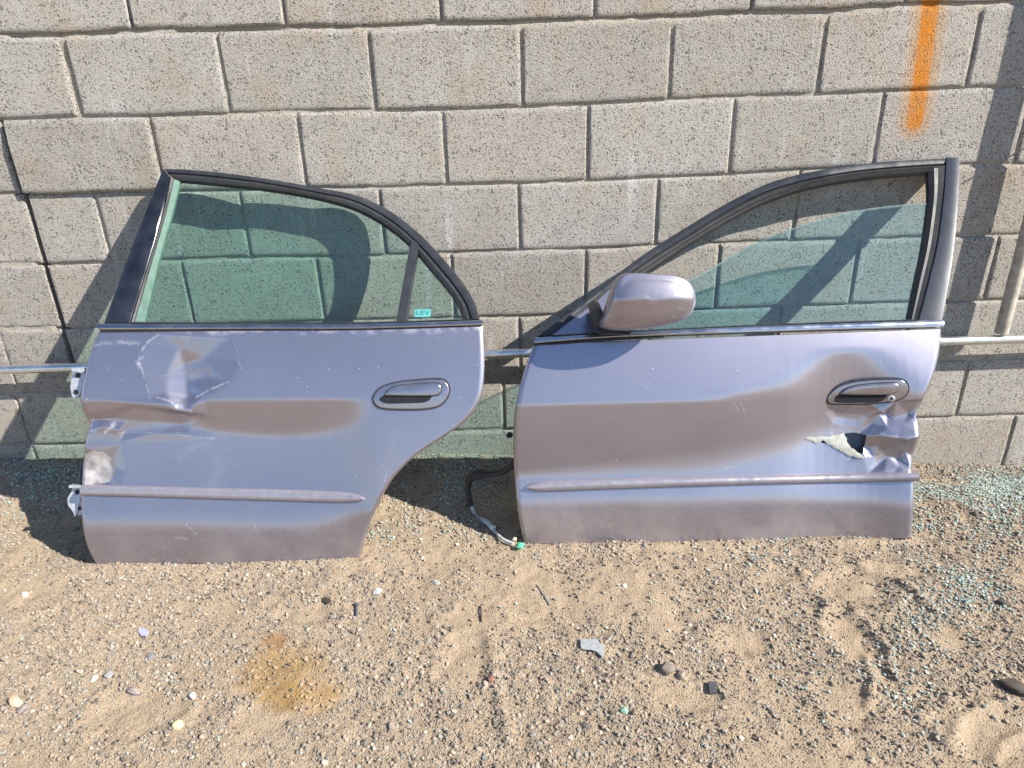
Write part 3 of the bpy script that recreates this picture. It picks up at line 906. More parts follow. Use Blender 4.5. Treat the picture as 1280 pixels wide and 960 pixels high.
# upright black pillar trim, roof rail, quarter-window divider
ribbon('pillar_trim', [(204, 211), (182, 264), (156, 332), (130, 404)], [(213, 221.5), (204, 262), (184, 332), (162, 404)], D_rear, FLAT, MAT['trim'], rear, 14)
R_out = [(205, 211), (250, 213.5), (300, 219), (350, 226.5), (400, 235.5), (436, 242), (470, 254), (500, 272), (530, 297), (560, 330), (580, 355), (593, 377), (600, 400)]
R_mid = [(212, 217), (250, 219.5), (300, 225), (350, 232.5), (400, 242), (434, 249), (463, 261), (492, 279), (520, 303), (549, 335), (570, 361), (583, 382), (589, 400)]
R_in = [(216, 223), (260, 227), (320, 233), (375, 241), (425, 252), (456, 263.5), (485, 281), (510, 301.5), (538, 334), (560, 360), (573, 380), (580, 400)]
ribbon('roof_rail', R_out, R_mid, D_rear, PRO, MAT['frame'], rear, 70)
ribbon('window_seal', R_mid, R_in, D_rear, [(0, -.001), (.5, .0005), (1, -.005), (1, -.022), (0, -.022)], MAT['rubber'], rear, 70)
ribbon('rear_channel_seal', [(213, 221.5), (205, 262), (185, 332), (163, 404)], [(217, 223), (208, 262), (188, 332), (167, 404)], D_rear, [(0, 0), (.5, .004), (1, 0), (1, -.02), (0, -.02)], MAT['rubber'], rear, 14)
ribbon('window_channel', [(217, 223), (208, 262), (188, 332), (167, 404)], [(223, 224), (213, 264), (194, 332), (177, 404)], D_rear, [(0, -.004), (1, -.009), (1, -.02), (0, -.02)], MAT['channel'], rear, 14)
ribbon('window_divider', [(514, 298), (505, 345), (494.5, 404)], [(524, 306), (516, 350), (508, 404)], D_rear, [(0, -.004), (.1, .002), (.9, .002), (1, -.004), (1, -.02), (0, -.02)], MAT['frame'], rear, 12)
gp = [(217, 221), (260, 225), (320, 231), (375, 239), (425, 250), (456, 261.5), (487, 280), (518, 303), (501, 406), (166, 406)]
pane('window_glass', gp, D_rear, -.0165, -.0125, MAT['glass_rear'], rear)
pane('quarter_glass', [(521, 305), (540, 334), (562, 360), (575, 380), (583, 406), (503, 406)], D_rear, -.0165, -.0125, MAT['glass_rear'], rear)
stk = plate('sticker', [(517.5, 384), (538, 383.2), (538, 392.8), (517.5, 393.4)], D_rear, -.0120, -.0114, MAT['sticker'], rear)
stk['label'] = 'small teal sticker reading LEV'
def lettering(text, px, D, size, h, mat, parent, name='lettering', wid=1.0):
    cu = bpy.data.curves.new(name, 'FONT'); cu.body = text; cu.size = size; cu.align_x = 'CENTER'; cu.align_y = 'CENTER'; cu.extrude = .0002
    o = bpy.data.objects.new(name, cu)
    P = on_surf([px], D); N = normal_of(P, D)[0]
    xa = np.array([1., 0, 0]); xa -= N*(xa@N); xa /= np.linalg.norm(xa); ya = np.cross(N, xa)
    from mathutils import Matrix
    M = Matrix(((xa[0]*wid, ya[0], N[0]), (xa[1]*wid, ya[1], N[1]), (xa[2]*wid, ya[2], N[2])))
    o.matrix_world = Matrix.Translation(Vector(P[0]+N*h)-world_loc(parent)) @ M.to_4x4()
    COL.objects.link(o); bpy.context.view_layer.update()
    me = bpy.data.meshes.new_from_object(o.evaluated_get(bpy.context.evaluated_depsgraph_get()))
    mw = o.matrix_world.copy(); bpy.data.objects.remove(o)
    me.name = name; me.materials.clear(); me.materials.append(mat)
    o = bpy.data.objects.new(name, me); COL.objects.link(o); o.matrix_world = mw; o.parent = parent
    return o
lettering('LEV', (527.8, 388.4), D_rear, .019, -.0111-.0, MAT['ink'], stk, wid=1.25)
ribbon('belt_trim', [(123, 404.5), (300, 405), (450, 404.5), (603, 400.5)], [(124, 413), (300, 412), (450, 411.5), (604, 407)], D_rear, [(0, -.002), (.10, .005), (.35, .008), (.75, .0085), (.93, .006), (1, .001), (1, -.01), (0, -.01)], MAT['belt'], rear, 30)
ribbon('belt_gap_seal', [(126, 412.5), (300, 411.8), (450, 411), (600, 407)], [(126, 415.5), (300, 413.4), (450, 412.6), (602, 408)], D_rear, [(0, .001), (.5, .003), (1, .002), (1, -.008), (0, -.008)], MAT['rubber'], rear, 30)
ribbon('window_wiper_seal', [(165, 401.5), (300, 402.5), (450, 402), (590, 398)], [(165, 405), (300, 405.5), (450, 405), (590, 401)], D_rear, [(0, -.010), (.3, .002), (1, .006), (1, -.018), (0, -.018)], MAT['rubber'], rear, 24)
ribbon('side_moulding', [(103, 606), (180, 607.5), (260, 609.5), (350, 611.5), (420, 614), (445, 617), (456, 622)], [(103, 620), (180, 622), (260, 624.5), (350, 627), (420, 629), (445, 628), (456.5, 624.5)], D_rear,
       [(0, -.001), (.06, .004), (.25, .010), (.5, .012), (.75, .010), (.94, .004), (1, -.001), (1, -.01), (0, -.01)], MAT['moulding'], rear, 44, deg=60)

def handle(door, D, bez, lev, rec, key, h0=0.0):
    Pq = on_surf(curve(bez+[bez[0]], 44)[:-1], D); fit = np.linalg.lstsq(np.c_[Pq[:,0], Pq[:,2], np.ones(len(Pq))], -Pq[:,1], rcond=None)[0]
    D = lambda x, z: fit[0]*x+fit[1]*z+fit[2]
    b = plate('door_handle', curve(bez+[bez[0]], 44)[:-1], D, h0-.02, h0+.0055, MAT['handle'], door, bevel=.003, seg=3)
    g_ = curve(bez+[bez[0]], 44)[:-1]; c = g_.mean(0)
    plate('gasket', [(c[0]+(p[0]-c[0])*1.035, c[1]+(p[1]-c[1])*1.09) for p in g_], D, h0-.02, h0+.0028, MAT['rubber'], b)
    r = curve(rec+[rec[0]], 30)[:-1]
    plate('recess_shade_plate', r, D, h0+.004, h0+.0062, MAT['recess_shade'], b)  # plate on the solid bezel; its black stands for the recess shade
    plate('lever_gap', [(lambda c2: (c2[0]+(p[0]-c2[0])*1.03, c2[1]+(p[1]-c2[1])*1.12))(np.mean(lev, 0)) for p in curve(lev+[lev[0]], 36)[:-1]], D, h0+.004, h0+.0065, MAT['rubber'], b)
    plate('lever', curve(lev+[lev[0]], 36)[:-1], D, h0+.003, h0+.0125, MAT['handle'], b, bevel=.004, seg=3)
    if key is not None:
        k = [(key[0]+4.6*math.cos(t), key[1]+3.6*math.sin(t)) for t in np.linspace(0, 2*math.pi, 18, endpoint=False)]
        plate('lock_cylinder', k, D, h0+.004, h0+.0085, MAT['steel'], b, bevel=.001)
        k = [(key[0]+2.6*math.cos(t), key[1]+1.9*math.sin(t)) for t in np.linspace(0, 2*math.pi, 14, endpoint=False)]
        plate('keyhole', k, D, h0+.0086, h0+.0092, MAT['rubber'], b)
    return b
handle(rear, D_rear, [(466.5, 497), (474, 486), (492, 479), (520, 475.5), (545, 474), (556, 476.5), (561.5, 485), (559, 497), (549, 507), (530, 511), (500, 511.5), (478, 510), (469, 505)],
       [(481, 494), (487, 486), (500, 481.5), (525, 479.5), (545, 478.8), (551, 481), (552, 487), (549, 493), (538, 494.6), (510, 494.6)],
       [(474, 499), (479, 495), (500, 494.5), (538, 494.2), (538, 499), (530, 503), (505, 504), (482, 504)], None)

def bracket(poly, holes, D, h, nm, extra):
    b = plate(nm, poly, D, h-.003, h, MAT['steel'], rear, bevel=.0008, seg=1)
    for (x, y, r) in holes:
        plate('bolt_hole', [(x+r*math.cos(t), y+r*1.05*math.sin(t)) for t in np.linspace(0, 2*math.pi, 14, endpoint=False)], D, h, h+.0007, MAT['rubber'], b)
    for pl_, h0, h1, mt in extra:
        plate('hinge_leaf', pl_, D, h0, h1, mt, b, bevel=.001, seg=1)
    return b
bracket([(84, 465), (98, 466), (97, 476), (93, 490), (88, 500), (81, 498), (78.5, 485), (80, 473)], [(89, 469.5, 3.2), (86, 491, 3.2)], D_rear, -.03, 'door_hinge',
        [([(85, 461), (99, 459.5), (103, 463), (100, 466), (86, 464.5)], -.034, -.012, MAT['steel']), ([(98, 466), (104, 464), (101, 498), (90, 500), (95, 488)], -.05, -.034, MAT['rubber'])])
bracket([(82, 611), (97, 613), (91, 630), (88, 645), (85, 650), (82, 642), (76, 634), (75, 625), (80, 617)], [(88, 617, 3.2), (91, 638, 2.6)], D_rear, -.03, 'door_hinge',
        [([(82, 607.5), (98, 607.5), (99, 611), (82, 611)], -.034, -.012, MAT['steel']), ([(92, 618), (101, 614), (100, 645), (88, 648)], -.05, -.032, MAT['steel'])])
plate('rubber_boot', curve([(103, 583), (95, 586), (91, 596), (93, 606), (104, 609), (103, 583)], 20)[:-1], D_rear, -.05, -.018, MAT['rubber'], rear, bevel=.004)

# ------------------------------------------------------------------ front door
base_f = on_surf([(895, 678)], D_front)[0]
front = empty('car_door', tuple(base_f), 'lavender silver front car door with folded mirror and half lowered window', 'car door')
FL = [(668, 430), (659, 452), (651, 478), (645, 508), (642, 540), (642, 575), (644.5, 612), (648, 645), (655, 681)]
FR = [(1178, 411), (1175.5, 440), (1168, 470), (1158, 494), (1150, 508), (1146, 520), (1147.5, 535), (1146, 556), (1142, 575), (1140, 592), (1143, 604), (1143, 630), (1140, 673)]
HOLE = [(1022, 553), (1042, 544), (1066, 540), (1084, 543), (1083, 552), (1080, 566), (1073, 571), (1062, 566), (1048, 558)]
F_dents = [([(1040,512,0),(1080,503,0),(1120,502,0),(1152,500,3),(1072,545,4),(1060,578,0),(1085,592,0),(1115,595,0),(1145,592,3),(1098,518,2),(1110,519,9),(1138,519,11),(1090,530,4),
             (1103,514,-6),(1096,543,-12),(1120,546,-17),(1150,544,-17),(1086,560,8),(1110,572,12),(1132,566,6),(1146,572,12),(1100,580,9),(1112,562,3),(1124,583,2),(1040,545,1),(1128,530,-6),(1108,534,-11),(1134,555,-3),(1098,556,-2),(1122,574,15),(1138,584,-3),(1105,588,-4),(1092,572,3),(1116,524,2),(1130,548,-19),(1076,553,7),(1080,572,-3),(1141,522,2)], 1),
           ([(1040,500,0),(1038,512,3),(1048,521,4),(1066,525,3),(1085,519,2),(1100,505,0),(1030,515,0),(1042,530,0),(1075,533,0),(1070,505,4)], 2)]
def F_masks(PX, P):
    x, z = P[:,0], P[:,2]; y = PX[:,1]
    n1 = noise(x, z, 40, 51, 3); n2 = noise(x, z, 10, 52, 3); n3 = noise(x, z, 160, 53, 2)
    w = np.zeros(len(PX))
    for pts, wd, k in [([(918,505),(923,512)], .9, .7), ([(926,503),(931,515)], .8, .6), ([(760,520),(770,521)], 1, .3), ([(1012,512),(1014,520)], 1, .5), ([(903,585),(930,583)], .8, .35), ([(950,420),(975,440)], .7, .25),
                       ([(1090,515),(1100,512),(1106,516)], 1.6, .7), ([(1118,575),(1128,584),(1140,590)], 5, .6), ([(1100,541),(1122,545),(1144,544)], 1.5, .7), ([(1086,545),(1096,530),(1103,514)], 1.2, .6), ([(1078,566),(1092,572),(1104,570)], 1.2, .5), ([(1090,583),(1100,578)], 4, .3), ([(640,560),(646,610)], 2, .15), ([(1100,450),(1104,458)], 1.4, .5)]:
        w += stroke(PX, pts, wd*(1+.5*n3), k)
    w += np.where((noise(x, z, 300, 58, 1) > .975) & (n2 > .05), .45, 0)
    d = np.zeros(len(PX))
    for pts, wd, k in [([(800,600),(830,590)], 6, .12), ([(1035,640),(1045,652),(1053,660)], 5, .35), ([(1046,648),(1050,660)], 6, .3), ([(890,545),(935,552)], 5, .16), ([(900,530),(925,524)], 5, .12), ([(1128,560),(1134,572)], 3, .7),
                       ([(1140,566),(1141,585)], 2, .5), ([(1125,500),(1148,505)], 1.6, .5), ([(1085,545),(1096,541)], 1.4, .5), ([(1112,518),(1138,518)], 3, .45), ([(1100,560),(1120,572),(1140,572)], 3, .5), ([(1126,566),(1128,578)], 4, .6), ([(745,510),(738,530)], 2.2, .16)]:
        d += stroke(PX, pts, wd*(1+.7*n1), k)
    dust = np.clip((y-615)/60, 0, 1)*(.30+.35*n2)+.04+.03*np.clip(n2, 0, 1)
    dust += stroke(PX, [(690,655),(760,660),(700,640)], 14, .35)*(.5+n1)
    return w, d, np.clip(dust, 0, 1)
door_skin('door_panel', FL, FR, D_front, 400, 230, F_dents, 2, F_masks, HOLE, front)
FRs = [p for p in FR if not 500 < p[1] < 600]
shell('inner_panel', FL, FRs, D_front, -.068, -.046, MAT['inner'], front)
plate('torn_cavity', [(1014, 556), (1045, 538), (1088, 537), (1090, 556), (1082, 575), (1050, 566)], D_front, -.036, -.030, MAT['cavity'], front)
fl = plate('peeled_filler', [(1006, 548), (1012, 546), (1018, 547), (1027, 545.5), (1036, 546), (1043, 543.5), (1049, 543), (1054, 541), (1056, 545), (1058.5, 548), (1058, 552), (1061, 556), (1064, 560), (1067, 561), (1071, 565), (1075, 567), (1078, 570), (1080, 574), (1076, 572.5), (1070, 572.5), (1066, 570), (1062, 570.5), (1055, 566), (1051, 565), (1048, 562), (1041, 559.5), (1038, 556), (1034, 555.5), (1030, 551), (1027, 550), (1024, 553), (1019, 554), (1014, 551)], D_front, -.006, .0035, MAT['filler'], front, bevel=.0012)
fl['label'] = 'flap of cracked cream filler peeling out of the torn hole'

F_out = [(672, 420), (700, 399.5), (740, 368.5), (800, 321), (860, 282.5), (900, 258.5), (935, 240), (965, 227), (1000, 217.5), (1040, 210), (1090, 203.5), (1140, 200), (1182, 198)]
F_mid = [(684, 420), (712, 399), (752, 367.5), (806, 329), (862, 293.5), (903, 268), (940, 248.5), (970, 236.5), (1004, 227), (1044, 218.8), (1092, 212.5), (1140, 208.7), (1178, 206.5)]
F_in = [(690, 420), (722, 399), (762, 368), (811, 336), (864, 301.5), (906, 276.5), (945, 256), (975, 244), (1008, 233.8), (1048, 225.8), (1094, 219.5), (1140, 215.5), (1164, 214)]
ribbon('roof_rail', F_out, F_mid, D_front, PRO, MAT['frame'], front, 80)
ribbon('window_seal', F_mid, F_in, D_front, [(0, -.001), (.25, .001), (.5, -.004), (.75, .0005), (1, -.005), (1, -.024), (0, -.024)], MAT['rubber'], front, 80, deg=25)
ribbon('pillar_trim', [(1181.5, 197.5), (1179, 240), (1171.5, 300), (1160, 350), (1146, 403)], [(1199.5, 198.5), (1197, 260), (1191.5, 320), (1184.5, 365), (1177.5, 403)], D_front, [(0, 0), (.05, .0035), (.55, .005), (.95, .0035), (1, 0), (1, -.028), (0, -.028)], MAT['pillar'], front, 24)
ribbon('rear_channel_seal', [(1162, 212), (1163, 250), (1155, 310), (1146, 352), (1136, 403)], [(1181, 206), (1178.5, 240), (1171, 300), (1159.5, 350), (1145.5, 403)], D_front, [(0, -.008), (.3, 0), (.6, -.003), (1, .001), (1, -.024), (0, -.024)], MAT['rubber'], front, 24, deg=25)
wg = curve([(757, 406), (800, 372), (845, 353), (880, 338), (920, 314), (955, 297), (1000, 280), (1045, 267), (1085, 258.5), (1130, 253), (1170, 251)], 50)
pane('window_glass', [tuple(p) for p in wg]+[(1163, 310), (1152, 355), (1141, 408), (757, 414)], D_front, -.0165, -.0125, MAT['glass_front'], front)
we = wg[8:]
ribbon('glass_edge', we, we+np.array([1.2, 2.2]), D_front, [(0, -.0118), (1, -.0118), (1, -.0170), (0, -.0170)], MAT['glass_rim'], front, 50)
plate('mirror_sail', [(690, 419), (715, 400), (745, 377), (762, 362), (772, 372), (772, 416)], D_front, -.01, .003, MAT['paint'], front, bevel=.001, seg=1)
ribbon('sail_seal', [(674, 421), (705, 398.5), (735, 375), (764, 353)], [(688, 420), (713, 401), (741, 379), (767, 358)], D_front, [(0, 0), (.5, .003), (1, .002), (1, -.01), (0, -.01)], MAT['rubber'], front, 12)
ribbon('belt_trim', [(669, 421.5), (760, 417), (860, 411.5), (960, 407), (1060, 403.5), (1178, 399.5)], [(667, 430), (760, 423), (860, 419), (960, 415.5), (1060, 412.5), (1178, 409.5)], D_front, [(0, -.002), (.10, .006), (.35, .009), (.75, .0095), (.93, .007), (1, .001), (1, -.012), (0, -.012)], MAT['belt'], front, 40)
ribbon('belt_gap_seal', [(668, 429), (700, 428), (760, 423.5), (830, 420.5)], [(668, 432), (700, 430.6), (760, 425.8), (830, 422)], D_front, [(0, .001), (.5, .004), (1, .003), (1, -.008), (0, -.008)], MAT['rubber'], front, 20)
ribbon('window_wiper_seal', [(690, 418.5), (760, 414.5), (860, 409.5), (960, 405), (1060, 401), (1146, 398.5)], [(690, 421.5), (760, 417.5), (860, 412), (960, 407.5), (1060, 404), (1146, 401.5)], D_front, [(0, -.010), (.3, .003), (1, .007), (1, -.018), (0, -.018)], MAT['rubber'], front, 30)
ribbon('side_moulding', [(657.5, 607.5), (664, 603.5), (690, 600.5), (760, 598), (900, 594.5), (1020, 592), (1140, 589.5), (1146, 592)], [(658, 609.5), (664, 613.5), (690, 614.5), (760, 612), (900, 607.5), (1020, 604.5), (1140, 602), (1146, 599.5)], D_front,
       [(0, -.001), (.06, .005), (.22, .012), (.42, .0145), (.62, .0135), (.85, .009), (.96, .004), (1, -.001), (1, -.01), (0, -.01)], MAT['moulding'], front, 60, deg=60)
handle(front, D_front, [(1033, 499), (1036, 492), (1046, 483), (1064, 477), (1090, 474.3), (1115, 473.5), (1127, 474.5), (1133.5, 481), (1133, 490), (1126, 497), (1112, 501), (1085, 503.5), (1055, 504), (1037, 503.5)],
       [(1048, 491), (1055, 484.5), (1070, 480), (1095, 477.6), (1115, 477), (1121.5, 479), (1122, 484), (1118, 489.5), (1105, 491.5), (1075, 491.8)],
       [(1041, 500), (1045, 493), (1060, 491.8), (1105, 491.2), (1106, 495), (1098, 501), (1070, 502), (1045, 501.8)], (1112.5, 496.5), .004)

# wing mirror, folded back over the window
Pm = on_surf([(805, 385)], D_front)[0]
mir = plate('wing_mirror', [(733, 392), (739, 389), (747, 391), (753, 403), (768, 411), (783, 413.5), (781, 416.5), (745, 416), (738, 407)], D_front, 0, .085, MAT['black'], front, bevel=.006, n_vec=np.array([0, -.96, .28]))
def mirror_shell():
    ol = curve([(752, 397), (757, 380), (765, 357), (771, 347), (779, 342.8), (795, 342), (820, 343), (842, 345), (856, 351), (864, 361), (866.5, 374), (864, 387), (855, 399), (838, 405.5), (806, 411.8), (773, 413.8), (752, 410.5), (748.5, 404), (752, 397)], 72)[:-1]
    d0 = -Pm[1]+.13
    n = np.array([0.05, -.93, .36]); n /= np.linalg.norm(n)
    O = at_y(ol, -d0); c = at_y([(808, 379)], -d0)[0]
    V = []; F = []; S_ = [1, .995, .98, .95, .9, .82, .72, .6, .45, .3, .15]
    m = len(ol)
    V += (c+(O-c)*.97-n*.022).tolist()
    for s in S_:
        Q = c+(O-c)*s
        hgt = .072*np.sqrt(max(0, 1-s**9))
        pyl = ol*s+np.array([808, 379])*(1-s)
        crease = 376-(pyl[:,0]-808)*.01
        dy = pyl[:,1]-crease
        tilt = np.where(dy < 0, dy*.00105, -dy*.00045)*min(1, (1-s)*6+.0)
        tx = -np.abs(pyl[:,0]-815)/58.0
        bow = -.012*tx**2*min(1, (1-s)*5)
        V += (Q+n*(hgt+tilt+bow)[:,None]).tolist()
    cr = len(V); V.append((c+n*(.072+.0)).tolist())
    R = len(S_)+1
    for r in range(R-1):
        for j in range(m): F.append((r*m+j, r*m+(j+1) % m, (r+1)*m+(j+1) % m, (r+1)*m+j))
    for j in range(m): F.append(((R-1)*m+j, (R-1)*m+(j+1) % m, cr))
    F.append(tuple(range(m-1, -1, -1)))
    o = add('mirror_housing', V, F, MAT['paint'], mir)
    bm = bmesh.new(); bm.from_mesh(o.data); bmesh.ops.recalc_face_normals(bm, faces=bm.faces); bm.to_mesh(o.data); bm.free()
    o.data.shade_smooth()
    a = o.data.color_attributes.new('tint', 'FLOAT_COLOR', 'POINT')
    co = np.array([v.co for v in o.data.vertices])+np.array(world_loc(mir))
    px = project(co)
    w = stroke(px, [(846, 392), (852, 380), (858, 372)], 1.6, .9)+stroke(px, [(840, 396), (856, 386)], 1.2, .8)+stroke(px, [(850, 376), (845, 372)], 1.2, .6)+stroke(px, [(778, 350), (775, 366)], .9, .5)
    t = np.zeros((len(co), 4), np.float32); t[:,0] = np.clip(w, 0, 1); t[:,2] = .12; t[:,3] = 1
    a.data.foreach_set('color', t.ravel())
    return o
mirror_shell()
D_mir = lambda x, z: np.full(np.shape(x), -Pm[1]+.105)
plate('mirror_bezel', [(737, 389), (746, 383), (752, 386), (756, 396), (755, 406), (775, 412), (784, 414), (752, 415), (742, 405)], D_mir, -.06, .012, MAT['black'], mir, bevel=.005, n_vec=np.array([0, -1., 0]))

# wiring loom hanging out of the front door's leading edge
def gpt(px, h): 
    p = on_ground([px], gz)[0]; p[2] += h; return p
lo0 = on_surf([(652, 582)], D_front)[0]+np.array([0, .05, 0])
q = [lo0, at_y([(628, 590)], -.36)[0], at_y([(600, 593)], -.33)[0], at_y([(588, 598)], -.31)[0], at_y([(585, 612)], -.31)[0], at_y([(588, 632)], -.315)[0]]
loom = tube('wiring_loom', curve(q, 30), np.r_[np.full(12, .0085), np.linspace(.009, .0155, 5), np.linspace(.0155, .010, 5), np.full(8, .0085)], MAT['rubber'], front, 10)
s1 = [at_y([(588, 630)], -.315)[0], at_y([(595, 645)], -.33)[0], gpt((610, 658), .012), gpt((616, 664), .008), gpt((628, 677), .010), gpt((642, 684), .012)]
tube('sleeve', curve(s1, 26), np.r_[np.full(6, .0055), np.linspace(.0058, .0085, 5), np.linspace(.0085, .006, 5), np.full(10, .0042)], MAT['sleeve'], loom, 8)
g0 = gpt((650, 686), .010)
def lump(name, c, r, mat, parent=None, seed=0, origin=None, sub=2, rough=.25, squash=(1, 1, 1)):
    bm = bmesh.new(); bmesh.ops.create_icosphere(bm, subdivisions=sub, radius=1)
    R = random.Random(seed); ph = [R.uniform(0, 6) for _ in range(6)]
    pls = []
    for _ in range(9):
        v = Vector((R.gauss(0, 1), R.gauss(0, 1), R.gauss(0, 1))).normalized(); pls.append((v, R.uniform(.62, .92)))
    for v in bm.verts:
        for pn, dd in pls:
            t = v.co.dot(pn)
            if t > dd: v.co -= pn*(t-dd)*.9
        k = 1+rough*.3*(math.sin(v.co.x*5+ph[0])*math.sin(v.co.y*5+ph[1])+.5*math.sin(v.co.z*9+ph[2]))
        v.co = Vector((v.co.x*squash[0]*k, v.co.y*squash[1]*k, v.co.z*squash[2]*k))*r
    me = bpy.data.meshes.new(name)
    base = np.array(world_loc(parent)) if parent is not None else np.array(c)
    for v in bm.verts: v.co += Vector(np.array(c)-base)
    bm.to_mesh(me); bm.free(); me.shade_smooth(); me.set_sharp_from_angle(angle=math.radians(28)); me.materials.append(mat)
    o = bpy.data.objects.new(name, me); COL.objects.link(o)
    if parent is not None: o.parent = parent
    else: o.location = c
    return o
lump('connector', g0, .012, MAT['green'], loom, 4, squash=(1.1, .9, .8))
lump('connector_cap', gpt((643, 679), .012), .008, simple('cream_plastic', (.58, .50, .34), .5), loom, 5)
lump('cable_clip', s1[3]+np.array([0, 0, .004]), .008, simple('white_plastic', (.70, .70, .68), .45), loom, 6, squash=(1.3, .8, 1))
lump('door_stopper', at_y([(637, 544)], -.11)[0], .011, MAT['rubber'], front, 9)

# ------------------------------------------------------------------ gravel, broken glass
def area_points(n, seed, x0=-2.5, x1=2.6, y0=-2.0, y1=-.005):
    r = np.random.default_rng(seed)
    return r.uniform(x0, x1, n), r.uniform(y0, y1, n), r
def in_view(x, y, m=.30):
    P = np.stack([x, y, gz0(x, y)], 1); p = project(P)
    out = np.maximum(np.maximum(-p[:,0]/1280, p[:,0]/1280-1), np.maximum(p[:,1]/960-1, 0))
    return (out < m) & (out < .06+m*lattice(x*37.1, y*41.7, 3)**2)
PAL = np.array([(.30,.27,.23),(.36,.31,.25),(.42,.35,.26),(.24,.22,.20),(.48,.42,.34),(.17,.16,.15),(.38,.29,.22),(.22,.19,.17),(.27,.27,.25),(.40,.31,.20),(.08,.078,.075),(.50,.46,.39),(.34,.24,.18),(.27,.30,.28)])
def stones(name, x, y, rad, r, mat, colors, kind, zoff=.25, flatten=.7, boxy=False):
    n = len(x)
    if kind == 'big':
        t = (1+5**.5)/2
        tv = np.array([(-1,t,0),(1,t,0),(-1,-t,0),(1,-t,0),(0,-1,t),(0,1,t),(0,-1,-t),(0,1,-t),(t,0,-1),(t,0,1),(-t,0,-1),(-t,0,1)], float)/math.hypot(1, t)
        tf = np.array([(0,11,5),(0,5,1),(0,1,7),(0,7,10),(0,10,11),(1,5,9),(5,11,4),(11,10,2),(10,7,6),(7,1,8),(3,9,4),(3,4,2),(3,2,6),(3,6,8),(3,8,9),(4,9,5),(2,4,11),(6,2,10),(8,6,7),(9,8,1)])
    elif boxy:
        tv = np.array([(a, b, c) for a in (-1, 1) for b in (-1, 1) for c in (-1, 1)], float)*.62
        tf = np.array([(0,1,3),(0,3,2),(4,6,7),(4,7,5),(0,4,5),(0,5,1),(2,3,7),(2,7,6),(0,2,6),(0,6,4),(1,5,7),(1,7,3)])
    else:
        tv = np.array([(1,0,0),(-1,0,0),(0,1,0),(0,-1,0),(0,0,1),(0,0,-1)], float)
        tf = np.array([(0,2,4),(2,1,4),(1,3,4),(3,0,4),(2,0,5),(1,2,5),(3,1,5),(0,3,5)])
    k = len(tv)
    V = tv[None]*(1+r.uniform(-.28, .28, (n, k, 1)))
    sc = np.stack([r.uniform(.75, 1.3, n), r.uniform(.6, 1.0, n), r.uniform(.5, 1.0, n)*flatten], 1)
    V = V*sc[:,None,:]*rad[:,None,None]
    a = r.uniform(0, 6.283, n); tl = r.normal(0, .35, n)
    c, s = np.cos(tl)[:,None], np.sin(tl)[:,None]
    V = np.stack([V[...,0]*c-V[...,2]*s, V[...,1], V[...,0]*s+V[...,2]*c], -1)
    c, s = np.cos(a)[:,None], np.sin(a)[:,None]
    V = np.stack([V[...,0]*c-V[...,1]*s, V[...,0]*s+V[...,1]*c, V[...,2]], -1)
    V += np.stack([x, y, gz(x, y)+rad*zoff], 1)[:,None,:]
    F = tf[None]+(np.arange(n)*k)[:,None,None]
    col = np.repeat(colors, k, 0)
    return fast_mesh(name, V.reshape(-1, 3), F.reshape(-1, 3), mat, True, col)
def density(x, y):
    d = smooth(.62+1.0*noise(x, y, 4.2, 61, 4)+.55*noise(x, y, 22, 66, 3))
    return np.clip(d, .10, 1)*(1-.93*hollow_mask(x, y))
def stain_tint(x, y, c):
    for (sx_, sy_, r_, k_, col) in STAINS:
        d = np.hypot(x-sx_, (y-sy_)*1.18)+r_*.35*noise(x, y, 22, 91, 3)
        m = (k_*.85*smooth((r_*1.15-d)/(r_*.7)))[:,None]
        c = c*(1-m)+np.array(col)*m
    return c
def palette(r, n, dark=0):
    c = PAL[r.integers(0, len(PAL), n)]*r.uniform(.7, 1.15, (n, 1)); c = c*.66+np.array((.32, .24, .16))*.16
    return c
# fine grit
x, y, r = area_points(470000, 11); ok = in_view(x, y) & (r.uniform(0, 1, len(x)) < density(x, y)); x, y = x[ok], y[ok]
rad = r.uniform(.0012, .0026, len(x))
tag(stones('fine_grit', x, y, rad, r, MAT['stone'], stain_tint(x, y, palette(r, len(x))), 'small'), 'fine grit of tiny mixed stones spread over the sand', 'grit', kind='stuff')
# gravel
x, y, r = area_points(185000, 12); ok = in_view(x, y) & (r.uniform(0, 1, len(x)) < density(x, y)); x, y = x[ok], y[ok]
rad = .0019+.0044*r.uniform(0, 1, len(x))**3.6
colg = stain_tint(x, y, palette(r, len(x))); dk = r.uniform(0, 1, len(x)) < .035
colg[dk] = np.array((.055, .05, .047))*r.uniform(.6, 1.8, (int(dk.sum()), 1)); rad[dk] = r.uniform(.0025, .0055, int(dk.sum()))
tag(stones('gravel', x, y, rad, r, MAT['stone'], colg, 'big', zoff=.35), 'loose mixed gravel scattered over the sandy ground', 'gravel', kind='stuff')
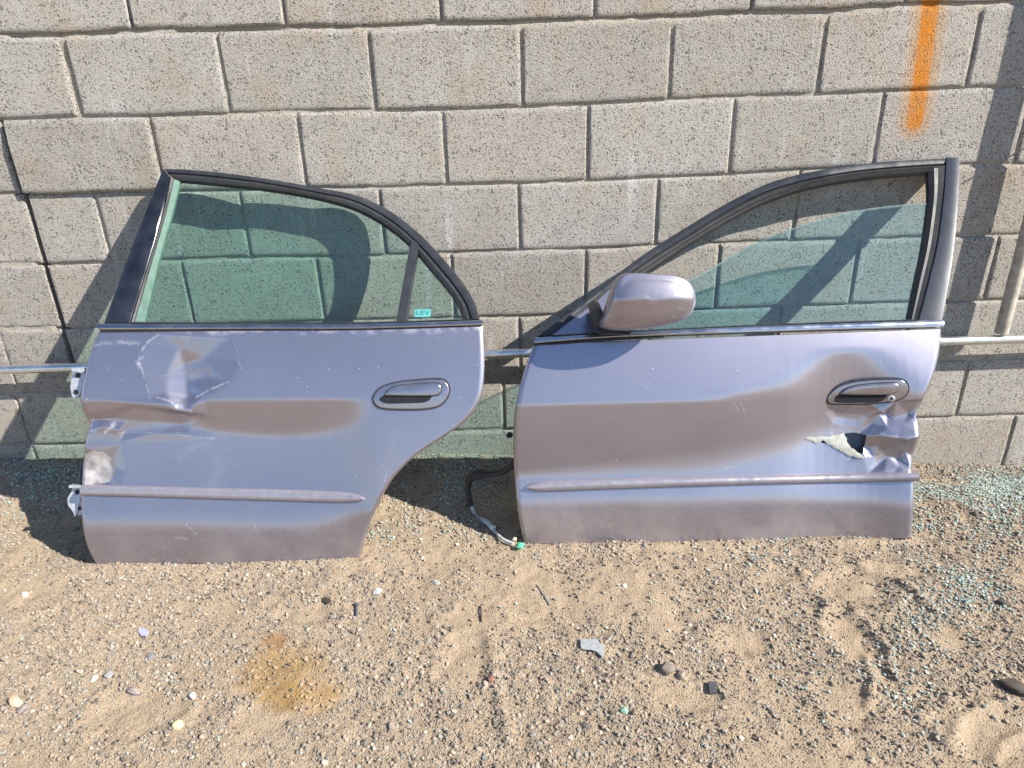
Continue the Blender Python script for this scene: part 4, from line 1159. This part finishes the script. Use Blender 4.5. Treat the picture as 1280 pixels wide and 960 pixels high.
# crumbs of broken window glass, thickest right of the front door and along the wall foot
def glass_density(x, y):
    p = project(np.stack([x, y, gz0(x, y)], 1))
    d = np.zeros(len(x))
    for (a, b, sx_, sy_, k) in [(1185, 640, 75, 32, 1.0), (1255, 610, 60, 30, .7), (1190, 735, 60, 35, .55), (1150, 790, 60, 60, .22), (1105, 870, 120, 50, .13), (950, 690, 60, 22, .15), (870, 760, 90, 40, .06), (985, 765, 40, 40, .12),
                                (60, 600, 70, 30, .45), (560, 605, 60, 35, .45), (560, 580, 40, 10, .3), (60, 580, 60, 12, .4), (520, 660, 60, 20, .2), (560, 790, 260, 120, .008), (160, 860, 200, 100, .006)]:
        d = np.maximum(d, k*np.exp(-((p[:,0]-a)/sx_)**2-((p[:,1]-b)/sy_)**2))
    return d*smooth(.6+1.0*noise(x, y, 9, 71, 3))*(1-.8*hollow_mask(x, y))
x, y, r = area_points(360000, 13); ok = in_view(x, y) & (r.uniform(0, 1, len(x)) < glass_density(x, y)*1.25); x, y = x[ok], y[ok]
rad = r.uniform(.0022, .0044, len(x))
tag(stones('broken_glass', x, y, rad, r, MAT['shard'], np.ones((len(x), 3)), 'small', zoff=.8, boxy=True), 'pale green crumbs of broken window glass strewn over the ground', 'broken glass', kind='stuff')
# dirt crumbs along the wall foot
x, y, r = area_points(3600, 14, y0=-.03, y1=-.002); rad = r.uniform(.0015, .0042, len(x))
tag(stones('wall_foot_grit', x, y, rad, r, MAT['stone'], palette(r, len(x)), 'small', zoff=.4), 'grit gathered in a line along the foot of the block wall', 'grit', kind='stuff')

# ------------------------------------------------------------------ single things lying on the ground
def pebble(px, wpx, col, label, seed, squash=(1.15, .85, .65), cat='pebble', name='pebble', rough=.7, var=.12):
    p = on_ground([px], gz)[0]
    r = .86*wpx/2/FPX*np.linalg.norm(p-CAM)
    col = tuple(.85*q+.15*e for q, e in zip(col, (.36, .28, .19)))
    m = simple(name+'_stone', col, .85, var=.28, scale=420, bump=.5, bscale=700, bdist=.0010)
    o = lump(name, (p[0], p[1], p[2]+r*squash[2]*.35), r, m, None, seed, sub=3, squash=squash)
    o.rotation_euler = (0, 0, random.uniform(0, 3)) if abs(squash[0]-squash[1]) < .5 else (0, 0, squash[0]*2)
    return tag(o, label, cat)
for a in [((223, 907), 14, (.66, .52, .28), 'round yellow pebble with a dark hollow on its left', 1, (1, .95, .7)),
          ((20, 878), 17, (.60, .38, .25), 'oblong salmon pink pebble beside a purple grey one at the left edge', 2, (1.3, .7, .55)),
          ((29, 887), 12, (.20, .165, .17), 'purple grey pebble touching the salmon pink one', 3, (.8, 1.1, .6)),
          ((188, 822), 11, (.13, .14, .16), 'round slate blue pebble alone on fine sand', 4, (1, .9, .7)),
          ((167, 865), 14, (.22, .19, .18), 'pointed brown grey pebble at the edge of a sandy hollow', 5, (1.35, .7, .6)),
          ((137, 844), 11, (.24, .24, .25), 'grey pebble up left of the pointed brown one', 6, (1.1, .9, .6)),
          ((241, 870), 12, (.68, .66, .60), 'small white chipped stone above the yellow pebble', 7, (1.2, .7, .6)),
          ((31, 744), 9, (.72, .66, .52), 'cream pebble near the left edge in front of the rear door', 8, (.8, 1.1, .7)),
          ((118, 849), 9, (.66, .58, .45), 'pale cream pebble left of the grey one', 9, (1.2, .8, .6)),
          ((614, 850), 11, (.23, .075, .05), 'rust red pebble beside the long sandy scrape', 10, (1, .95, .7)),
          ((472, 741), 12, (.44, .44, .43), 'light grey pebble with a dark shadow below the gap between doors', 11, (1.2, .9, .7)),
          ((545, 729), 11, (.30, .32, .31), 'flat grey pebble under the gap between the doors', 12, (1.3, .8, .5)),
          ((835, 838), 20, (.15, .125, .11), 'dark lumpy clod below the grey plastic piece', 13, (.9, 1.1, .9)),
          ((851, 845), 14, (.24, .19, .15), 'small brown clod right beside the dark lumpy one', 14, (1, .9, .8)),
          ((1270, 862), 26, (.016, .014, .013), 'black rock at the right edge of the ground', 15, (1.3, .7, .6)),  # deep shade put into the rock's near-black colour
          ((780, 889), 11, (.18, .42, .32), 'pale green glass pebble in the open sand', 16, (.9, 1.1, .7)),
          ((732, 908), 12, (.06, .06, .065), 'black pebble at the bottom of the picture', 17, (1.2, .8, .6)),
          ((781, 733), 7, (.74, .68, .58), 'tiny white pebble in front of the front door', 18, (1, .9, .8)),
          ((1160, 613), 7, (.05, .045, .04), 'small black stone beside the spread of green glass', 19, (1.1, .9, .7)),
          ((1219, 643), 8, (.05, .045, .045), 'black stone in the middle of the green glass', 20, (1.1, .9, .8)),
          ((1255, 755), 12, (.05, .045, .042), 'black stone below the green glass near the right edge', 21, (1.3, .8, .7)),
          ((490, 908), 12, (.27, .21, .17), 'brown pebble low in the middle of the ground', 22, (1.1, .9, .6)),
          ((457, 929), 12, (.10, .085, .075), 'dark brown pebble lowest in the middle of the sand', 23, (1.1, .8, .7)),
          ((340, 742), 9, (.09, .085, .085), 'small dark stone under the rear door left of a smooth patch', 24, (.8, 1, .9))]:
    pebble(*a)
# broken piece of grey plastic
def ground_plate(name, poly, h, thick, mat, label, cat, tilt=(0, 0)):
    P = np.array([on_ground([q_], gz0)[0] for q_ in poly]); c = P.mean(0); c[2] = gz(c[0], c[1])
    P[:,2] = c[2]+h+tilt[0]*(P[:,0]-c[0])+tilt[1]*(P[:,1]-c[1])
    n = len(P); V = P.tolist()+(P+np.array([0, 0, thick])).tolist()
    F = [tuple(range(n-1, -1, -1)), tuple(range(n, 2*n))]+[(i, (i+1) % n, n+(i+1) % n, n+i) for i in range(n)]
    o = add(name, V, F, mat, None, flat=True, origin=tuple(c))
    bm = bmesh.new(); bm.from_mesh(o.data); bmesh.ops.recalc_face_normals(bm, faces=bm.faces)
    bmesh.ops.bevel(bm, geom=list(bm.edges), offset=.0006, segments=1, affect='EDGES'); bm.to_mesh(o.data); bm.free()
    return tag(o, label, cat)
ground_plate('plastic_fragment', [(725, 801), (733, 802), (740, 802.5), (746, 802), (750, 808), (756, 811), (755, 818), (753, 825), (746, 818), (739, 815), (731, 814), (726, 813)], .006, .003, simple('grey_plastic', (.30, .31, .31), .5, var=.2, scale=120),
             'broken flat piece of light grey plastic lying on the sand', 'plastic fragment', (.08, .05))
ground_plate('trim_clip', [(885, 854), (895, 855), (896, 866), (887, 866)], .004, .006, simple('dark_clip_plastic', (.07, .07, .075), .5), 'small dark plastic trim clip lying on the gravel', 'clip', (.1, .2))
ground_plate('dry_leaf', [(401, 752), (408, 751), (415, 756), (413, 759), (404, 755)], .006, .001, simple('dark_dry_leaf', (.06, .045, .035), .8), 'curled dark dry leaf above the smooth patch of sand', 'leaf', (.3, .3))
ground_plate('rag_scrap', [(172, 789), (180, 787), (187, 792), (184, 796), (176, 795)], .005, .003, simple('lilac_paint_scrap', (.40, .38, .52), .5), 'crumpled lilac scrap of paint in the gravel left of the stain', 'scrap', (.2, .3))
def stick(name, pts, r, mat, label, cat):
    P = np.array([on_ground([p_], gz)[0] for p_ in pts]); P[:,2] += r*1.6
    o = tube(name, resample(P, 10), r, mat, None, 7, origin=tuple(P[0]))
    return tag(o, label, cat)
sb = stick('bolt', [(446, 758), (446, 772)], .0028, simple('dull_steel', (.16, .17, .19), .45, metal=.6), 'small dark steel bolt lying below the gap between the doors', 'bolt')
hp = np.array([on_ground([(446, 758)], gz)[0]]*4); hp[:,1] += np.array([-.001, 0, .003, .004]); hp[:,2] += .005
tube('bolt_head', hp, [.0055, .006, .006, .0055], bpy.data.materials['dull_steel'], sb, 6)
stick('twig', [(601, 758), (602, 778)], .0020, simple('dark_twig', (.05, .04, .03), .85), 'short dark twig pointing at the camera in mid ground', 'twig')
stick('wire_offcut', [(671, 732), (680, 745), (687, 757)], .0016, simple('grey_wire', (.28, .29, .30), .45, metal=.4), 'thin bent grey wire below the hanging loom', 'wire')
stick('straw', [(1061, 752), (1066, 765)], .0013, bpy.data.materials['dark_twig'], 'thin dark stalk in the smooth sand below the front door', 'twig')
